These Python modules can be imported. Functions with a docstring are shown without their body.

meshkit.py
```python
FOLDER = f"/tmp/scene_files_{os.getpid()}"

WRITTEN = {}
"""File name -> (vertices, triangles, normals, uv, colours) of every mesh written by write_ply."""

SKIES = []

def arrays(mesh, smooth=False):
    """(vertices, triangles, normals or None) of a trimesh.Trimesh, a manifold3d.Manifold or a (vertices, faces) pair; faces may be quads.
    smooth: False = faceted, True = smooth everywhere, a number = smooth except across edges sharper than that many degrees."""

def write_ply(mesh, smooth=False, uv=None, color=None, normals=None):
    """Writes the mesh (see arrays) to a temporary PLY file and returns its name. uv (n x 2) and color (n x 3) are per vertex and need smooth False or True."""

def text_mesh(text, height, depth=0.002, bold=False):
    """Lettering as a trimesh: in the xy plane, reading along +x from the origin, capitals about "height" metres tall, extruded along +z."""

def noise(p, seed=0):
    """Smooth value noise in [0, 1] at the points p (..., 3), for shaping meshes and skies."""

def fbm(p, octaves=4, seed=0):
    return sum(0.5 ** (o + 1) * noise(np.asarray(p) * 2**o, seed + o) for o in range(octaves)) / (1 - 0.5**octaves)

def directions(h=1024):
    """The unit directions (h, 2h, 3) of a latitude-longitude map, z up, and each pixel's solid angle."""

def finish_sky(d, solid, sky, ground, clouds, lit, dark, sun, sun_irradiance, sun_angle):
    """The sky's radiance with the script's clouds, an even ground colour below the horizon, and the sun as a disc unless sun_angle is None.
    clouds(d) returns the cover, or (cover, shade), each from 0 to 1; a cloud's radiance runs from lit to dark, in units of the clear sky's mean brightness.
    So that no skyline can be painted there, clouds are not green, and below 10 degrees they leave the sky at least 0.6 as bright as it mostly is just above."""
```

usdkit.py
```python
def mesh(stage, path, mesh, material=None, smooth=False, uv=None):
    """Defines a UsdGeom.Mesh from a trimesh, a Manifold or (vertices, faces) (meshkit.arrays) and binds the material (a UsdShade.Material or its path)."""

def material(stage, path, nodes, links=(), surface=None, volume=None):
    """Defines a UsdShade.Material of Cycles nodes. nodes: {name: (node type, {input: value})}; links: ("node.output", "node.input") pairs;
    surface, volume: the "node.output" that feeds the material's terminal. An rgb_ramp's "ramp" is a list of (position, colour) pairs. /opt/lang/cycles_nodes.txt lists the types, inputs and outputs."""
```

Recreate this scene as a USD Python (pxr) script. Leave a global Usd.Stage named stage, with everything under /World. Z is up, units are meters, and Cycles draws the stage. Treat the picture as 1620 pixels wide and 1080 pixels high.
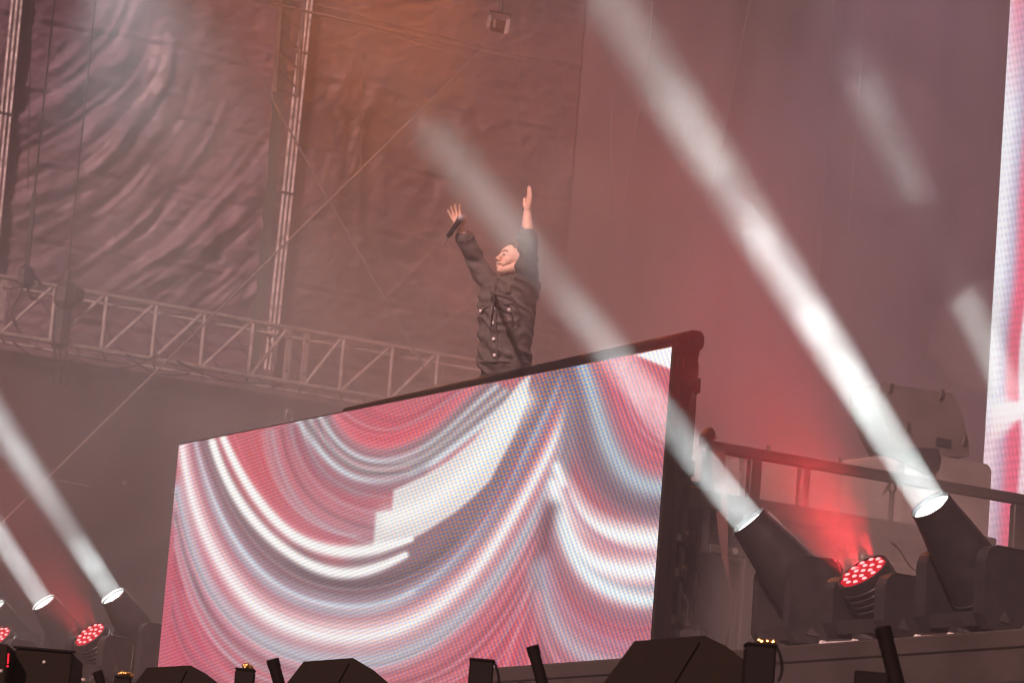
import sys, math, random
sys.path.insert(0, '/opt/lang')
import numpy as np, trimesh, manifold3d, usdkit, meshkit
from scipy.spatial import cKDTree
from scipy.interpolate import CubicSpline
from shapely.geometry import Polygon
from pxr import Usd, UsdGeom, UsdLux, UsdShade, Gf, Sdf, Vt

stage = Usd.Stage.CreateInMemory()
UsdGeom.SetStageUpAxis(stage, 'Z')
UsdGeom.Xform.Define(stage, '/World')
rng = np.random.default_rng(7)

# ------------------------------------------------------------------ camera
# 135 mm lens in the photographers' pit, looking up and across the stage.  X runs along the stage front, Y into the stage.
FPX = 6075.0
PITCH, ROLL, PSI = math.radians(10), math.radians(4.6), math.radians(30)
d0 = np.array([-math.cos(PSI), math.sin(PSI), 0]); r0 = np.array([math.sin(PSI), math.cos(PSI), 0])
CAM = np.array([0, 0, 1.6])
FW = d0 * math.cos(PITCH) + np.array([0, 0, math.sin(PITCH)])
u0 = -d0 * math.sin(PITCH) + np.array([0, 0, math.cos(PITCH)])
UP = u0 * math.cos(ROLL) - r0 * math.sin(ROLL)
RT = r0 * math.cos(ROLL) + u0 * math.sin(ROLL)
cam = UsdGeom.Camera.Define(stage, '/World/camera')
cam.CreateHorizontalApertureAttr(36.0)
cam.CreateFocalLengthAttr(36.0 * FPX / 1620)
cam.CreateExposureAttr(0.0); cam.CreateFStopAttr(5.0); cam.CreateFocusDistanceAttr(25.5)
cam.AddTransformOp().Set(Gf.Matrix4d(*RT, 0, *UP, 0, *(-FW), 0, *CAM, 1))

def ray(x, y): return FW + RT * (x - 810) / FPX + UP * (540 - y) / FPX
def P(x, y, z): return CAM + ray(x, y) * z
def on_x(x, y, X): v = ray(x, y); return CAM + v * (X - CAM[0]) / v[0]
def on_y(x, y, Y): v = ray(x, y); return CAM + v * (Y - CAM[1]) / v[1]
def on_z(x, y, Z): v = ray(x, y); return CAM + v * (Z - CAM[2]) / v[2]
def to_px(q):
    q = np.asarray(q, float) - CAM; z = q @ FW
    return np.stack([810 + FPX * (q @ RT) / z, 540 - FPX * (q @ UP) / z], -1)

# ------------------------------------------------------------------ sky, key light
SUN_DIR = np.array([0.52, -0.70, 0.50]); SUN_DIR /= np.linalg.norm(SUN_DIR)     # towards the light
M = lambda name, *a, **k: usdkit.material(stage, '/World/Looks/' + name, *a, **k)
M('night_sky', {'s': ('sky_texture', {'sky_type': 'single_scattering', 'sun_disc': False, 'sun_elevation': 0.02, 'sun_rotation': math.atan2(SUN_DIR[0], SUN_DIR[1])}),
                'b': ('background_shader', {'strength': 0.02})}, [('s.color', 'b.color')], surface='b.background')
dome = UsdLux.DomeLight.Define(stage, '/World/sky'); dome.CreateIntensityAttr(1.0)
UsdShade.MaterialBindingAPI.Apply(dome.GetPrim()).Bind(UsdShade.Material.Get(stage, '/World/Looks/night_sky'))
def look_op(prim, frm, toward):
    z = -np.asarray(toward, float); z /= np.linalg.norm(z)
    a = np.array([0, 0, 1.0]) if abs(z[2]) < .99 else np.array([1.0, 0, 0])
    x = np.cross(a, z); x /= np.linalg.norm(x); y = np.cross(z, x)
    prim.AddTransformOp().Set(Gf.Matrix4d(*x, 0, *y, 0, *z, 0, *np.asarray(frm, float), 1))
key = UsdLux.DistantLight.Define(stage, '/World/key_light')
key.CreateNormalizeAttr(True); key.CreateIntensityAttr(1.25); key.CreateAngleAttr(2.0); key.CreateColorAttr((1.0, 0.58, 0.545))
look_op(key, (0, 0, 30), -SUN_DIR)

# ------------------------------------------------------------------ helpers
def register(prim, label=None, cat=None, group=None, kind=None):
    for k, v in (('label', label), ('category', cat), ('group', group), ('kind', kind)):
        if v: prim.SetCustomDataByKey(k, v)
    return prim
def free(parent, name):
    path, n = f'{parent}/{name}', 0
    while stage.GetPrimAtPath(path).IsValid():
        n += 1; path = f'{parent}/{name}_{n:03d}'
    return path
def mesh(name, m, mat, parent='/World', smooth=False, label=None, cat=None, group=None, kind=None):
    parent = str(parent.GetPath()) if hasattr(parent, 'GetPath') else parent
    g = usdkit.mesh(stage, free(parent, name), m, '/World/Looks/' + mat, smooth=smooth)
    return register(g.GetPrim(), label, cat, group, kind)
def thing(name, label, cat, loc=(0, 0, 0), group=None, mat=None, kind=None):
    x = UsdGeom.Xform.Define(stage, free('/World', name))
    if mat is not None: x.AddTransformOp().Set(mat)
    else: x.AddTranslateOp().Set(Gf.Vec3d(*map(float, loc)))
    return register(x.GetPrim(), label, cat, group, kind)
def copy(src, mat, label, group=None):
    x = UsdGeom.Xform.Define(stage, free('/World', src.GetName().rsplit('_0', 1)[0]))
    x.AddTransformOp().Set(mat)
    x.GetPrim().GetReferences().AddInternalReference(src.GetPath()); x.GetPrim().SetInstanceable(True)
    return register(x.GetPrim(), label, src.GetCustomDataByKey('category'), group or src.GetCustomDataByKey('group'))
def frame(loc, rz=0, tilt=0):
    c, s = math.cos(rz), math.sin(rz)
    return Gf.Matrix4d(c, s, 0, 0, -s, c, 0, 0, 0, 0, 1, 0, *map(float, loc), 1)
def cat_(*ms): return trimesh.util.concatenate([m for m in ms])
def box(c, s, bev=0.0):
    """a box with centre c and size s; bev chamfers every edge"""
    s = np.asarray(s, float)
    if bev <= 0: return trimesh.creation.box(s, transform=trimesh.transformations.translation_matrix(c))
    h = s / 2; b = min(bev, h.min() * .95); pts = []
    for sx in (-1, 1):
        for sy in (-1, 1):
            for sz in (-1, 1):
                k = np.array([sx, sy, sz])
                for ax in range(3):
                    q = h - b; q[ax] = h[ax]; pts.append(k * q)
    m = trimesh.convex.convex_hull(np.array(pts)); m.apply_translation(c); return m
def bx(lo, hi, bev=0): lo, hi = np.asarray(lo, float), np.asarray(hi, float); return box((lo + hi) / 2, hi - lo, bev)
def rod(a, b, r, n=10, r2=None):
    a, b = np.asarray(a, float), np.asarray(b, float); d = b - a; L = np.linalg.norm(d); d /= L
    x = np.cross(d, [0, 0, 1.0] if abs(d[2]) < .9 else [1.0, 0, 0]); x /= np.linalg.norm(x); y = np.cross(d, x)
    t = np.linspace(0, 2 * np.pi, n, endpoint=False); r2 = r if r2 is None else r2
    c = np.cos(t)[:, None] * x + np.sin(t)[:, None] * y
    v = np.vstack([a + r * c, b + r2 * c, [a], [b]]); f = []
    for i in range(n):
        j = (i + 1) % n; f += [[i, j, n + j], [i, n + j, n + i], [2 * n, j, i], [2 * n + 1, n + i, n + j]]
    return trimesh.Trimesh(v, f, process=False)
def tube(pts, r, n=8):
    pts = np.asarray(pts, float); K = len(pts); tg = np.gradient(pts, axis=0); tg /= np.linalg.norm(tg, axis=1)[:, None]
    x = np.cross(tg[0], [0, 0, 1.0] if abs(tg[0][2]) < .9 else [1.0, 0, 0]); rings = []
    rr = np.broadcast_to(r, K); t = np.linspace(0, 2 * np.pi, n, endpoint=False)
    for k in range(K):
        x = x - tg[k] * (x @ tg[k]); x /= np.linalg.norm(x); y = np.cross(tg[k], x)
        rings.append(pts[k] + rr[k] * (np.cos(t)[:, None] * x + np.sin(t)[:, None] * y))
    v = np.vstack(rings + [pts[:1], pts[-1:]]); f = []
    for k in range(K - 1):
        for i in range(n):
            j = (i + 1) % n; a, b = k * n, (k + 1) * n
            f += [[a + i, a + j, b + j], [a + i, b + j, b + i]]
    for i in range(n):
        j = (i + 1) % n; f += [[K * n, j, i], [K * n + 1, (K - 1) * n + i, (K - 1) * n + j]]
    return trimesh.Trimesh(v, f, process=False)
def spline(pts, n=60):
    pts = np.asarray(pts, float); t = np.r_[0, np.cumsum(np.linalg.norm(np.diff(pts, axis=0), axis=1))]
    return CubicSpline(t, pts)(np.linspace(0, t[-1], n))
def revolve(profile, n=32):
    """closed surface from (r, z) pairs about z"""
    m = trimesh.creation.revolve(np.asarray(profile, float), sections=n); return m
def prism(poly, depth, axes, origin):
    """polygon (a, b) extruded by depth along the third axis; axes = three unit vectors (a, b, out)"""
    m = trimesh.creation.extrude_polygon(Polygon(poly), depth, engine='earcut')
    T = np.eye(4); T[:3, 0], T[:3, 1], T[:3, 2], T[:3, 3] = *map(np.asarray, axes), origin
    m.apply_transform(T)
    if np.linalg.det(T[:3, :3]) < 0: m.invert()
    return m
def rounded(w, h, r, n=6):
    pts = []
    for cx, cy, a in ((w/2-r, h/2-r, 0), (-w/2+r, h/2-r, 90), (-w/2+r, -h/2+r, 180), (w/2-r, -h/2+r, 270)):
        for t in np.radians(a + np.linspace(0, 90, n)): pts.append((cx + r*math.cos(t), cy + r*math.sin(t)))
    return pts
def grid_mesh(pts):
    n, m = pts.shape[:2]; i = np.arange(n * m).reshape(n, m)
    q = np.stack([i[:-1, :-1], i[1:, :-1], i[1:, 1:], i[:-1, 1:]], -1).reshape(-1, 4)
    return trimesh.Trimesh(pts.reshape(-1, 3), np.vstack([q[:, [0, 1, 2]], q[:, [0, 2, 3]]]), process=False)
def lin(c): c = np.asarray(c, float) / 255; return np.where(c <= .04045, c / 12.92, ((c + .055) / 1.055) ** 2.4)

# ------------------------------------------------------------------ materials
def plain(name, col, rough=.5, metal=0.0, nscale=6.0, namt=.25, bump=0.0, bscale=60.0, coat=0.0, spec=.5):
    """a surface with slight tone variation and fine relief"""
    c = np.asarray(col, float)
    nodes = {'t': ('texture_coordinate', {}), 'n': ('noise_texture', {'scale': nscale, 'detail': 4.0}),
             'r': ('rgb_ramp', {'ramp': [(.25, tuple(c * (1 - namt))), (.75, tuple(np.minimum(c * (1 + namt), 1)))]}),
             'q': ('map_range', {'from_min': .3, 'from_max': .7, 'to_min': max(rough - .12, .03), 'to_max': min(rough + .12, 1)}),
             'p': ('principled_bsdf', {'metallic': metal, 'coat_weight': coat, 'specular_ior_level': spec})}
    links = [('t.object', 'n.vector'), ('n.fac', 'r.fac'), ('r.color', 'p.base_color'), ('n.fac', 'q.value'), ('q.result', 'p.roughness')]
    if bump:
        nodes |= {'bn': ('noise_texture', {'scale': bscale, 'detail': 3.0}), 'b': ('bump', {'strength': bump, 'distance': .01})}
        links += [('t.object', 'bn.vector'), ('bn.fac', 'b.height'), ('b.normal', 'p.normal')]
    M(name, nodes, links, surface='p.BSDF')
plain('asphalt', (.05, .05, .05), .9, bump=.3, bscale=40)
plain('stage_ply', (.035, .033, .032), .6, bump=.1)
plain('speaker_black', (.13, .11, .105), .7, nscale=4, bump=.2, bscale=200)
plain('riser_black', (.040, .033, .030), .85, nscale=3, namt=.35, bump=.3, bscale=140)
plain('black_cloth', (.020, .018, .019), .9, nscale=3, bump=.2, bscale=300)
plain('drape', (.018, .014, .017), .85, nscale=1.5, bump=.2, bscale=120)
plain('scrim', (.075, .058, .062), .9, nscale=.6, namt=.2, bump=.15, bscale=90)
plain('black_plastic', (.022, .022, .023), .42, nscale=9, bump=.06, bscale=150)
plain('black_paint', (.030, .028, .028), .5, nscale=5, bump=.12, bscale=80)
plain('front_black', (.006, .004, .003), .6, spec=.12, nscale=9, bump=.08, bscale=150)
plain('rough_black', (.013, .009, .006), .8, spec=.12, nscale=12, bump=.35, bscale=220)
plain('case_black', (.15, .138, .135), .55, nscale=4, bump=.1, bscale=60)
plain('cover_cloth', (.26, .225, .215), .85, nscale=2, bump=.2, bscale=120)
plain('aluminium', (.62, .60, .58), .42, metal=.85, nscale=14, bump=.05)
plain('truss_metal', (.36, .34, .32), .45, metal=.6, nscale=14, bump=.05)
plain('dark_steel', (.10, .095, .09), .5, metal=.6, nscale=10)
plain('bright_metal', (.75, .73, .70), .28, metal=.95)
plain('wire_steel', (.42, .40, .38), .5, metal=.5)
plain('grey_cord', (.13, .115, .108), .7)
plain('chain_black', (.03, .028, .028), .6, metal=.3)
plain('white_case', (.55, .53, .5), .5)
plain('yellow_paint', (.55, .38, .05), .55)
plain('strap_web', (.12, .05, .045), .8, nscale=20)
plain('gold', (.85, .55, .18), .3, metal=1.0)
plain('skin', (.88, .62, .48), .5, nscale=25, namt=.12)
plain('hair', (.16, .11, .075), .45, nscale=60, namt=.5)
plain('teeth', (.8, .76, .68), .3)
plain('lips', (.50, .24, .19), .5)
plain('eye_dark', (.03, .02, .018), .3)
plain('denim', (.10, .09, .082), .75, nscale=18, namt=.4, bump=.35, bscale=160)
plain('trousers', (.03, .028, .03), .8, bump=.3, bscale=120)
plain('button_metal', (.9, .86, .8), .25)
plain('mic_mesh', (.45, .45, .46), .4, metal=.7, bump=.5, bscale=400)
plain('lens_rim', (.5, .5, .48), .3, metal=.8)
# creased plastic tarpaulin
M('tarp', {'g': ('texture_coordinate', {}), 'n': ('noise_texture', {'scale': 1.2, 'detail': 5.0}),
           'r': ('rgb_ramp', {'ramp': [(.3, (.085, .056, .072)), (.7, (.15, .104, .128))]}),
           'a': ('mapping', {'scale': (1.0, 1.6, 5.0), 'rotation': (.5, 0, 0)}), 'w': ('noise_texture', {'scale': 1.6, 'detail': 6.0, 'roughness': .62, 'distortion': 1.2}),
           'f': ('noise_texture', {'scale': 14.0, 'detail': 5.0, 'roughness': .6, 'distortion': 2.0}),
           'ad': ('math', {'math_type': 'multiply_add', 'value2': .22}),
           'b': ('bump', {'strength': .28, 'distance': .03}), 'p': ('principled_bsdf', {'roughness': .46, 'specular_ior_level': .35})},
  [('g.object', 'n.vector'), ('n.fac', 'r.fac'), ('r.color', 'p.base_color'), ('g.object', 'a.vector'), ('a.vector', 'w.vector'), ('g.object', 'f.vector'),
   ('f.fac', 'ad.value1'), ('w.fac', 'ad.value3'), ('ad.value', 'b.height'), ('b.normal', 'p.normal')], surface='p.BSDF')
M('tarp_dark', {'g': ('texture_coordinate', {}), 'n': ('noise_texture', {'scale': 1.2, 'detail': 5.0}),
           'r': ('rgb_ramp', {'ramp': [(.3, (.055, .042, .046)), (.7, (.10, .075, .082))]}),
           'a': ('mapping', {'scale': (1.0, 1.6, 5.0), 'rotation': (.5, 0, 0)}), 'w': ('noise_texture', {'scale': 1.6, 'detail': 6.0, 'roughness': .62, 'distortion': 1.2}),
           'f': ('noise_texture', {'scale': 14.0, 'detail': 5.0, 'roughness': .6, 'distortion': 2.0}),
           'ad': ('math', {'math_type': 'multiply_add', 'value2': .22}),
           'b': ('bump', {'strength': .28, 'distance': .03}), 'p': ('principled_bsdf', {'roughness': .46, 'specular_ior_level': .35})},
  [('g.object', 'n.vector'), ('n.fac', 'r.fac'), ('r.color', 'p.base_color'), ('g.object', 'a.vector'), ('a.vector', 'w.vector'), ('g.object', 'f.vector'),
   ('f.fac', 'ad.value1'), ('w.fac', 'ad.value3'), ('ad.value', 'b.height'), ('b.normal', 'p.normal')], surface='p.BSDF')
def emit(name, col, k): M(name, {'e': ('emission', {'color': tuple(col), 'strength': k})}, surface='e.emission')
emit('led_red', (1, .02, .04), .75)
emit('led_hot', (1, .42, .42), 1.7)
emit('led_sign_red', (1, .02, .04), 1.5)
M('lens_glow', {'e': ('emission', {'color': (.96, 1, .95), 'strength': 2.2}), 't': ('transparent_bsdf', {}), 'a': ('add_closure', {})},
  [('e.emission', 'a.closure1'), ('t.BSDF', 'a.closure2')], surface='a.closure')
M('lens_glass', {'g': ('glossy_bsdf', {'roughness': .05, 'color': (.8, .85, .85)}), 't': ('transparent_bsdf', {}), 'f': ('fresnel', {'IOR': 1.4}), 'a': ('mix_closure', {})},
  [('f.fac', 'a.fac'), ('t.BSDF', 'a.closure1'), ('g.BSDF', 'a.closure2')], surface='a.closure')
M('led_picture', {'a': ('attribute', {'attribute': 'picture'}), 'e': ('emission', {'strength': .92})}, [('a.color', 'e.color')], surface='e.emission')

# ------------------------------------------------------------------ ground, haze, smoke
mesh('ground', bx((-160, -90, -.2), (90, 110, 0)), 'asphalt', kind='structure')
FLOOR, RISER, DECK = 3.0, 3.80, 5.02
ST_X0, ST_X1, ST_Y0, ST_Y1 = -40.0, -7.0, 8.9, 24.0
M('haze_air', {'v': ('principled_volume', {'color': (.93, .88, .86), 'density': .0016, 'anisotropy': .25})}, volume='v.volume')
mesh('haze', bx((-161, -91, -1.2), (91, 111, 21)), 'haze_air', kind='stuff')

def smoke_mat(name, dens, lo, hi, scale, soft, col=(.93, .88, .86), floor=.25, detail=3.0, aniso=.2, n0=.35, n1=.72, top=None):
    """smoke whose density is drifting noise that thins out within `soft` metres of the faces of the box lo..hi"""
    nodes = {'g': ('geometry', {}), 'n': ('noise_texture', {'scale': scale, 'detail': detail, 'roughness': .55, 'distortion': .6}),
             'r': ('map_range', {'from_min': n0, 'from_max': n1, 'to_min': floor, 'to_max': 1.0, 'clamp': True}),
             's': ('separate_xyz', {}), 'v': ('principled_volume', {'color': col, 'anisotropy': aniso})}
    links = [('g.position', 'n.vector'), ('n.fac', 'r.value'), ('g.position', 's.vector')]
    cur = 'r.result'
    for k, ax in enumerate('xyz'):
        for side, (a, b) in enumerate(((lo[k], lo[k] + soft[k]), (hi[k], hi[k] - (top if ax == 'z' and top else soft[k])))):
            nm, mm = f'f{ax}{side}', f'm{ax}{side}'
            nodes[nm] = ('map_range', {'range_type': 'smoothstep', 'from_min': a, 'from_max': b, 'to_min': 0.0, 'to_max': 1.0})
            nodes[mm] = ('math', {'math_type': 'multiply'})
            links += [(f's.{ax}', nm + '.value'), (nm + '.result', mm + '.value1'), (cur, mm + '.value2')]
            cur = mm + '.value'
    nodes['d'] = ('math', {'math_type': 'multiply', 'value2': dens}); links += [(cur, 'd.value1'), ('d.value', 'v.density')]
    M(name, nodes, links, volume='v.volume')
SM_LO, SM_HI = (-43, 10.2, 2.5), (-4, 26, 19)
smoke_mat('stage_smoke', .054, SM_LO, SM_HI, .34, (4, 2.2, 1.0), floor=.12, n0=.38, n1=.68, aniso=.15, top=14.0, col=(.92, .87, .89))
mesh('smoke', bx(SM_LO, SM_HI), 'stage_smoke', kind='stuff')
def puff(name, c, rad, dens, scale=1.1, edge=.5, noise=.9, seed=0.0):
    """a billow of thicker smoke: density falls off with the distance from its centre, broken up by noise"""
    nodes = {'g': ('geometry', {}), 'o': ('vector_math', {'math_type': 'subtract', 'vector2': tuple(c)}), 'sc': ('vector_math', {'math_type': 'multiply', 'vector2': tuple(1 / np.asarray(rad, float))}),
             'l': ('vector_math', {'math_type': 'length'}), 'so': ('vector_math', {'math_type': 'add', 'vector2': (seed, seed * .7, -seed)}), 'n': ('noise_texture', {'scale': scale, 'detail': 4.0, 'roughness': .55, 'distortion': .4}),
             'k': ('math', {'math_type': 'multiply_add', 'value2': noise}), 'kk': ('math', {'math_type': 'subtract', 'value2': noise * .5}),
             'r': ('map_range', {'range_type': 'smoothstep', 'from_min': .92, 'from_max': .92 - edge, 'to_min': 0.0, 'to_max': dens}), 'v': ('principled_volume', {'color': (.93, .90, .88), 'anisotropy': .1})}
    links = [('g.position', 'o.vector1'), ('o.vector', 'sc.vector1'), ('sc.vector', 'l.vector1'), ('g.position', 'so.vector1'), ('so.vector', 'n.vector'), ('n.fac', 'k.value1'), ('l.value', 'k.value3'), ('k.value', 'kk.value1'),
             ('kk.value', 'r.value'), ('r.result', 'v.density')]
    M(name, nodes, links, volume='v.volume')
    s = trimesh.creation.icosphere(3, 1.25); s.apply_scale(rad); s.apply_translation(c)
    mesh('smoke_billow', s, name, kind='stuff')

puff('billow_low', (-20.1, 14.0, 4.0), (2.9, 1.3, 1.5), .60, scale=.7, noise=.5)
puff('billow_mid', (-22.5, 12.95, 6.9), (1.5, .55, 1.0), .22, scale=1.2, noise=.7)
# ------------------------------------------------------------------ stage structure
t = thing('stage', 'black raised concert stage deck with dark skirt along its front', 'stage', (0, 0, 0))
mesh('deck', bx((ST_X0, ST_Y0, FLOOR - .15), (ST_X1, ST_Y1, FLOOR)), 'stage_ply', t)
sk = np.array([[[x, ST_Y0 + .06 + .03 * math.sin(x * 9 + .6 * math.sin(x * 2.3)), z] for z in np.linspace(.03, FLOOR - .16, 5)] for x in np.arange(ST_X0, ST_X1 + .01, .12)])
mesh('skirt', grid_mesh(sk), 'black_cloth', t, smooth=True)
t = thing('riser', 'low black riser under the row of moving heads, right of the screen', 'riser', (0, 0, 0))
mesh('platform', bx((-21.4, 12.25, RISER - .10), (-9.0, 13.6, RISER), .01), 'riser_black', t)
mesh('front_skirt', bx((-21.3, 12.255, FLOOR + .003), (-9.1, 12.30, RISER - .103)), 'riser_black', t)
for x in np.arange(-21.0, -9, 2.0): mesh('leg', rod((x, 13.4, FLOOR + .003), (x, 13.4, RISER - .102), .024), 'dark_steel', t)
t = thing('riser', 'far low riser carrying the lamps left of the screen', 'riser', (0, 0, 0))
mesh('platform', bx((-36.5, 13.2, RISER + .22), (-29.6, 15.4, RISER + .32), .01), 'rough_black', t)
mesh('front_skirt', bx((-36.4, 13.24, FLOOR + .003), (-29.7, 13.28, RISER + .218)), 'black_cloth', t)
for x in (-36.2, -33, -29.9): mesh('leg', rod((x, 15.2, FLOOR + .003), (x, 15.2, RISER + .218), .024), 'dark_steel', t)
t = thing('riser', 'tall dark platform behind the big screen on which the singer stands', 'riser', (0, 0, 0))
mesh('platform', bx((-27.2, 13.13, DECK - .12), (-20.35, 15.6, DECK), .01), 'stage_ply', t)
for x in (-27, -23.8, -20.5):
    for y in (13.2, 15.5): mesh('leg', rod((x, y, FLOOR + .003), (x, y, DECK - .122), .03), 'dark_steel', t)

# back wall: dark scrim with faint vertical folds
YB, XW = 23.2, -39.0
xs = np.arange(-39.4, -8, .10); zs = np.linspace(2.6, 19.5, 12)
fold = .05 * np.sin(xs * 3.1 + 1.2 * np.sin(xs * .7)) + .03 * np.sin(xs * 7.7 + xs * xs * .02)
gg = np.array([[[x, YB + fo * (1.1 - .02 * z), z] for z in zs] for x, fo in zip(xs, fold)])
mesh('backdrop_curtain', grid_mesh(gg), 'scrim', smooth=True, label='tall dark mesh backdrop curtain filling the back of the stage', cat='curtain')

# side wall: creased tarpaulins between the masts
def tarp(name, label, y0, y1, z0, z1, seed, amp, folds, mat='tarp'):
    """a hung sheet: loose billowing, tension folds along the given lines, stitched seams and fine crumpling"""
    ny, nz = int((y1 - y0) / .030), int((z1 - z0) / .030)
    Y, Z = np.meshgrid(np.linspace(y0, y1, ny), np.linspace(z0, z1, nz), indexing='ij')
    q = np.stack([Y, Z, np.full_like(Y, seed * 3.7)], -1); tr = np.random.default_rng(seed)
    h = .16 * amp * (meshkit.fbm(q * .8, 2, seed) - .5) * 10 * .25
    flat = np.stack([Y, Z], -1).reshape(-1, 2)
    wob = (meshkit.fbm(q * 1.7 + 3, 3, seed + 4).reshape(-1) - .5)
    lines = [np.array([on_x(x, y, XW)[1:] for x, y in f_]) for f_ in folds]
    for A_, B_ in zip(lines[:-1], lines[1:]):
        A_, B_ = spline(A_, 30), spline(B_, 30)
        for t_ in (0.0, .33 + .1 * tr.random(), .62 + .1 * tr.random()):
            c_ = A_ + (B_ - A_) * t_
            c_ = spline(c_[::4], 220); wd = tr.uniform(.028, .09) if t_ else tr.uniform(.07, .17)
            dist, idx = cKDTree(c_).query(flat, distance_upper_bound=wd * 3.2)
            ok = np.isfinite(dist); k_ = np.minimum(idx, len(c_) - 1); tg = np.gradient(c_, axis=0)[k_]
            side = np.sign(tg[:, 0] * (flat[:, 1] - c_[k_, 1]) - tg[:, 1] * (flat[:, 0] - c_[k_, 0]))
            dd = np.where(ok, side * dist, 9.0) / wd + 1.6 * wob
            fade = np.sin(np.pi * np.clip(idx / 220, 0, 1)) ** .5 * np.clip(1.9 * meshkit.noise(np.stack([np.minimum(idx, 219) / 38.0, np.full(len(idx), len(h) * .37 + t_ * 9 + 5 * tr.random()), np.zeros(len(idx))], -1), seed + 60) - .25, .05, 1.25)
            prof = np.where(dd > 0, np.exp(-(dd / 1.5) ** 2), np.exp(-(dd / .55) ** 2)) - .35 * np.exp(-((dd + 1.4) / .8) ** 2)
            h += (np.where(ok, prof * fade, 0) * amp * (wd / .10) ** .8 * tr.uniform(.5, 1.0)).reshape(Y.shape)
    for k, zc in enumerate(np.arange(z0 + .4, z1, .82)):                                  # stitched seams pull the sheet in
        zl = zc + .06 * (meshkit.noise(np.stack([Y * .8, Y * 0 + k, Y * 0], -1), seed + k) - .5)
        dz = (Z - zl) / .020; pk = .5 + meshkit.noise(np.stack([Y * 4, Y * 0 + k, Y * 0], -1), seed + 40 + k)
        h += pk * (-.016 * np.exp(-dz ** 2) + .016 * np.exp(-((dz - 2.0) ** 2)))
    cr = meshkit.fbm(q * np.array([4, 7, 1.0]), 4, seed + 11)
    h += .040 * (1 - np.abs(2 * cr - 1)) ** 2.5 + .016 * (meshkit.fbm(q * 9, 3, seed + 15) - .5)
    pts = np.stack([XW + h, Y, Z], -1)
    mesh(name, grid_mesh(pts), mat, smooth=True, label=label, cat='tarpaulin')
FA = [[(180, -30), (140, 60), (60, 130), (-40, 170)], [(235, -20), (195, 80), (110, 160), (-30, 225)], [(258, 30), (240, 110), (195, 175), (120, 235), (-30, 300)], [(275, 60), (250, 150), (190, 230), (110, 290), (-30, 340)],
      [(300, 80), (270, 190), (200, 280), (120, 345), (-30, 392)], [(335, 120), (290, 230), (215, 325), (120, 405), (-20, 450)], [(400, 190), (345, 275), (270, 360), (180, 430), (60, 500)],
      [(445, 235), (385, 300), (310, 370), (220, 435), (130, 490)], [(445, 285), (375, 350), (295, 420), (215, 480)], [(440, 330), (385, 390), (320, 445), (250, 500)], [(438, 385), (385, 440), (330, 490), (280, 530)], [(432, 435), (395, 480), (350, 520), (310, 550)]]
FB = [[(560, 90), (530, 150), (500, 240), (490, 330)], [(600, 95), (570, 170), (530, 260), (495, 380)], [(620, 110), (590, 200), (545, 320), (480, 440)], [(680, 180), (620, 300), (550, 400), (470, 500)], [(730, 260), (660, 370), (590, 450), (500, 540)], [(800, 330), (720, 430), (640, 500), (560, 570)], [(860, 400), (790, 480), (700, 540), (620, 600)]]
tarp('tarpaulin', 'creased dark tarpaulin in swags at far left between the two striped masts', 14.6, 19.05, 5.2, 15.6, 1, .088, FA)
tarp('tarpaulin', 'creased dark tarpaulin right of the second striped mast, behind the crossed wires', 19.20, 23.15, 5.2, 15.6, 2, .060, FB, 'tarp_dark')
tarp('tarpaulin', 'narrow strip of tarpaulin at the left edge beyond the first mast', 11.0, 14.5, 5.2, 15.6, 3, .05, [[(-60, 40), (-90, 200), (-160, 320)], [(-40, 120), (-80, 300), (-160, 420)]])

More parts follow.
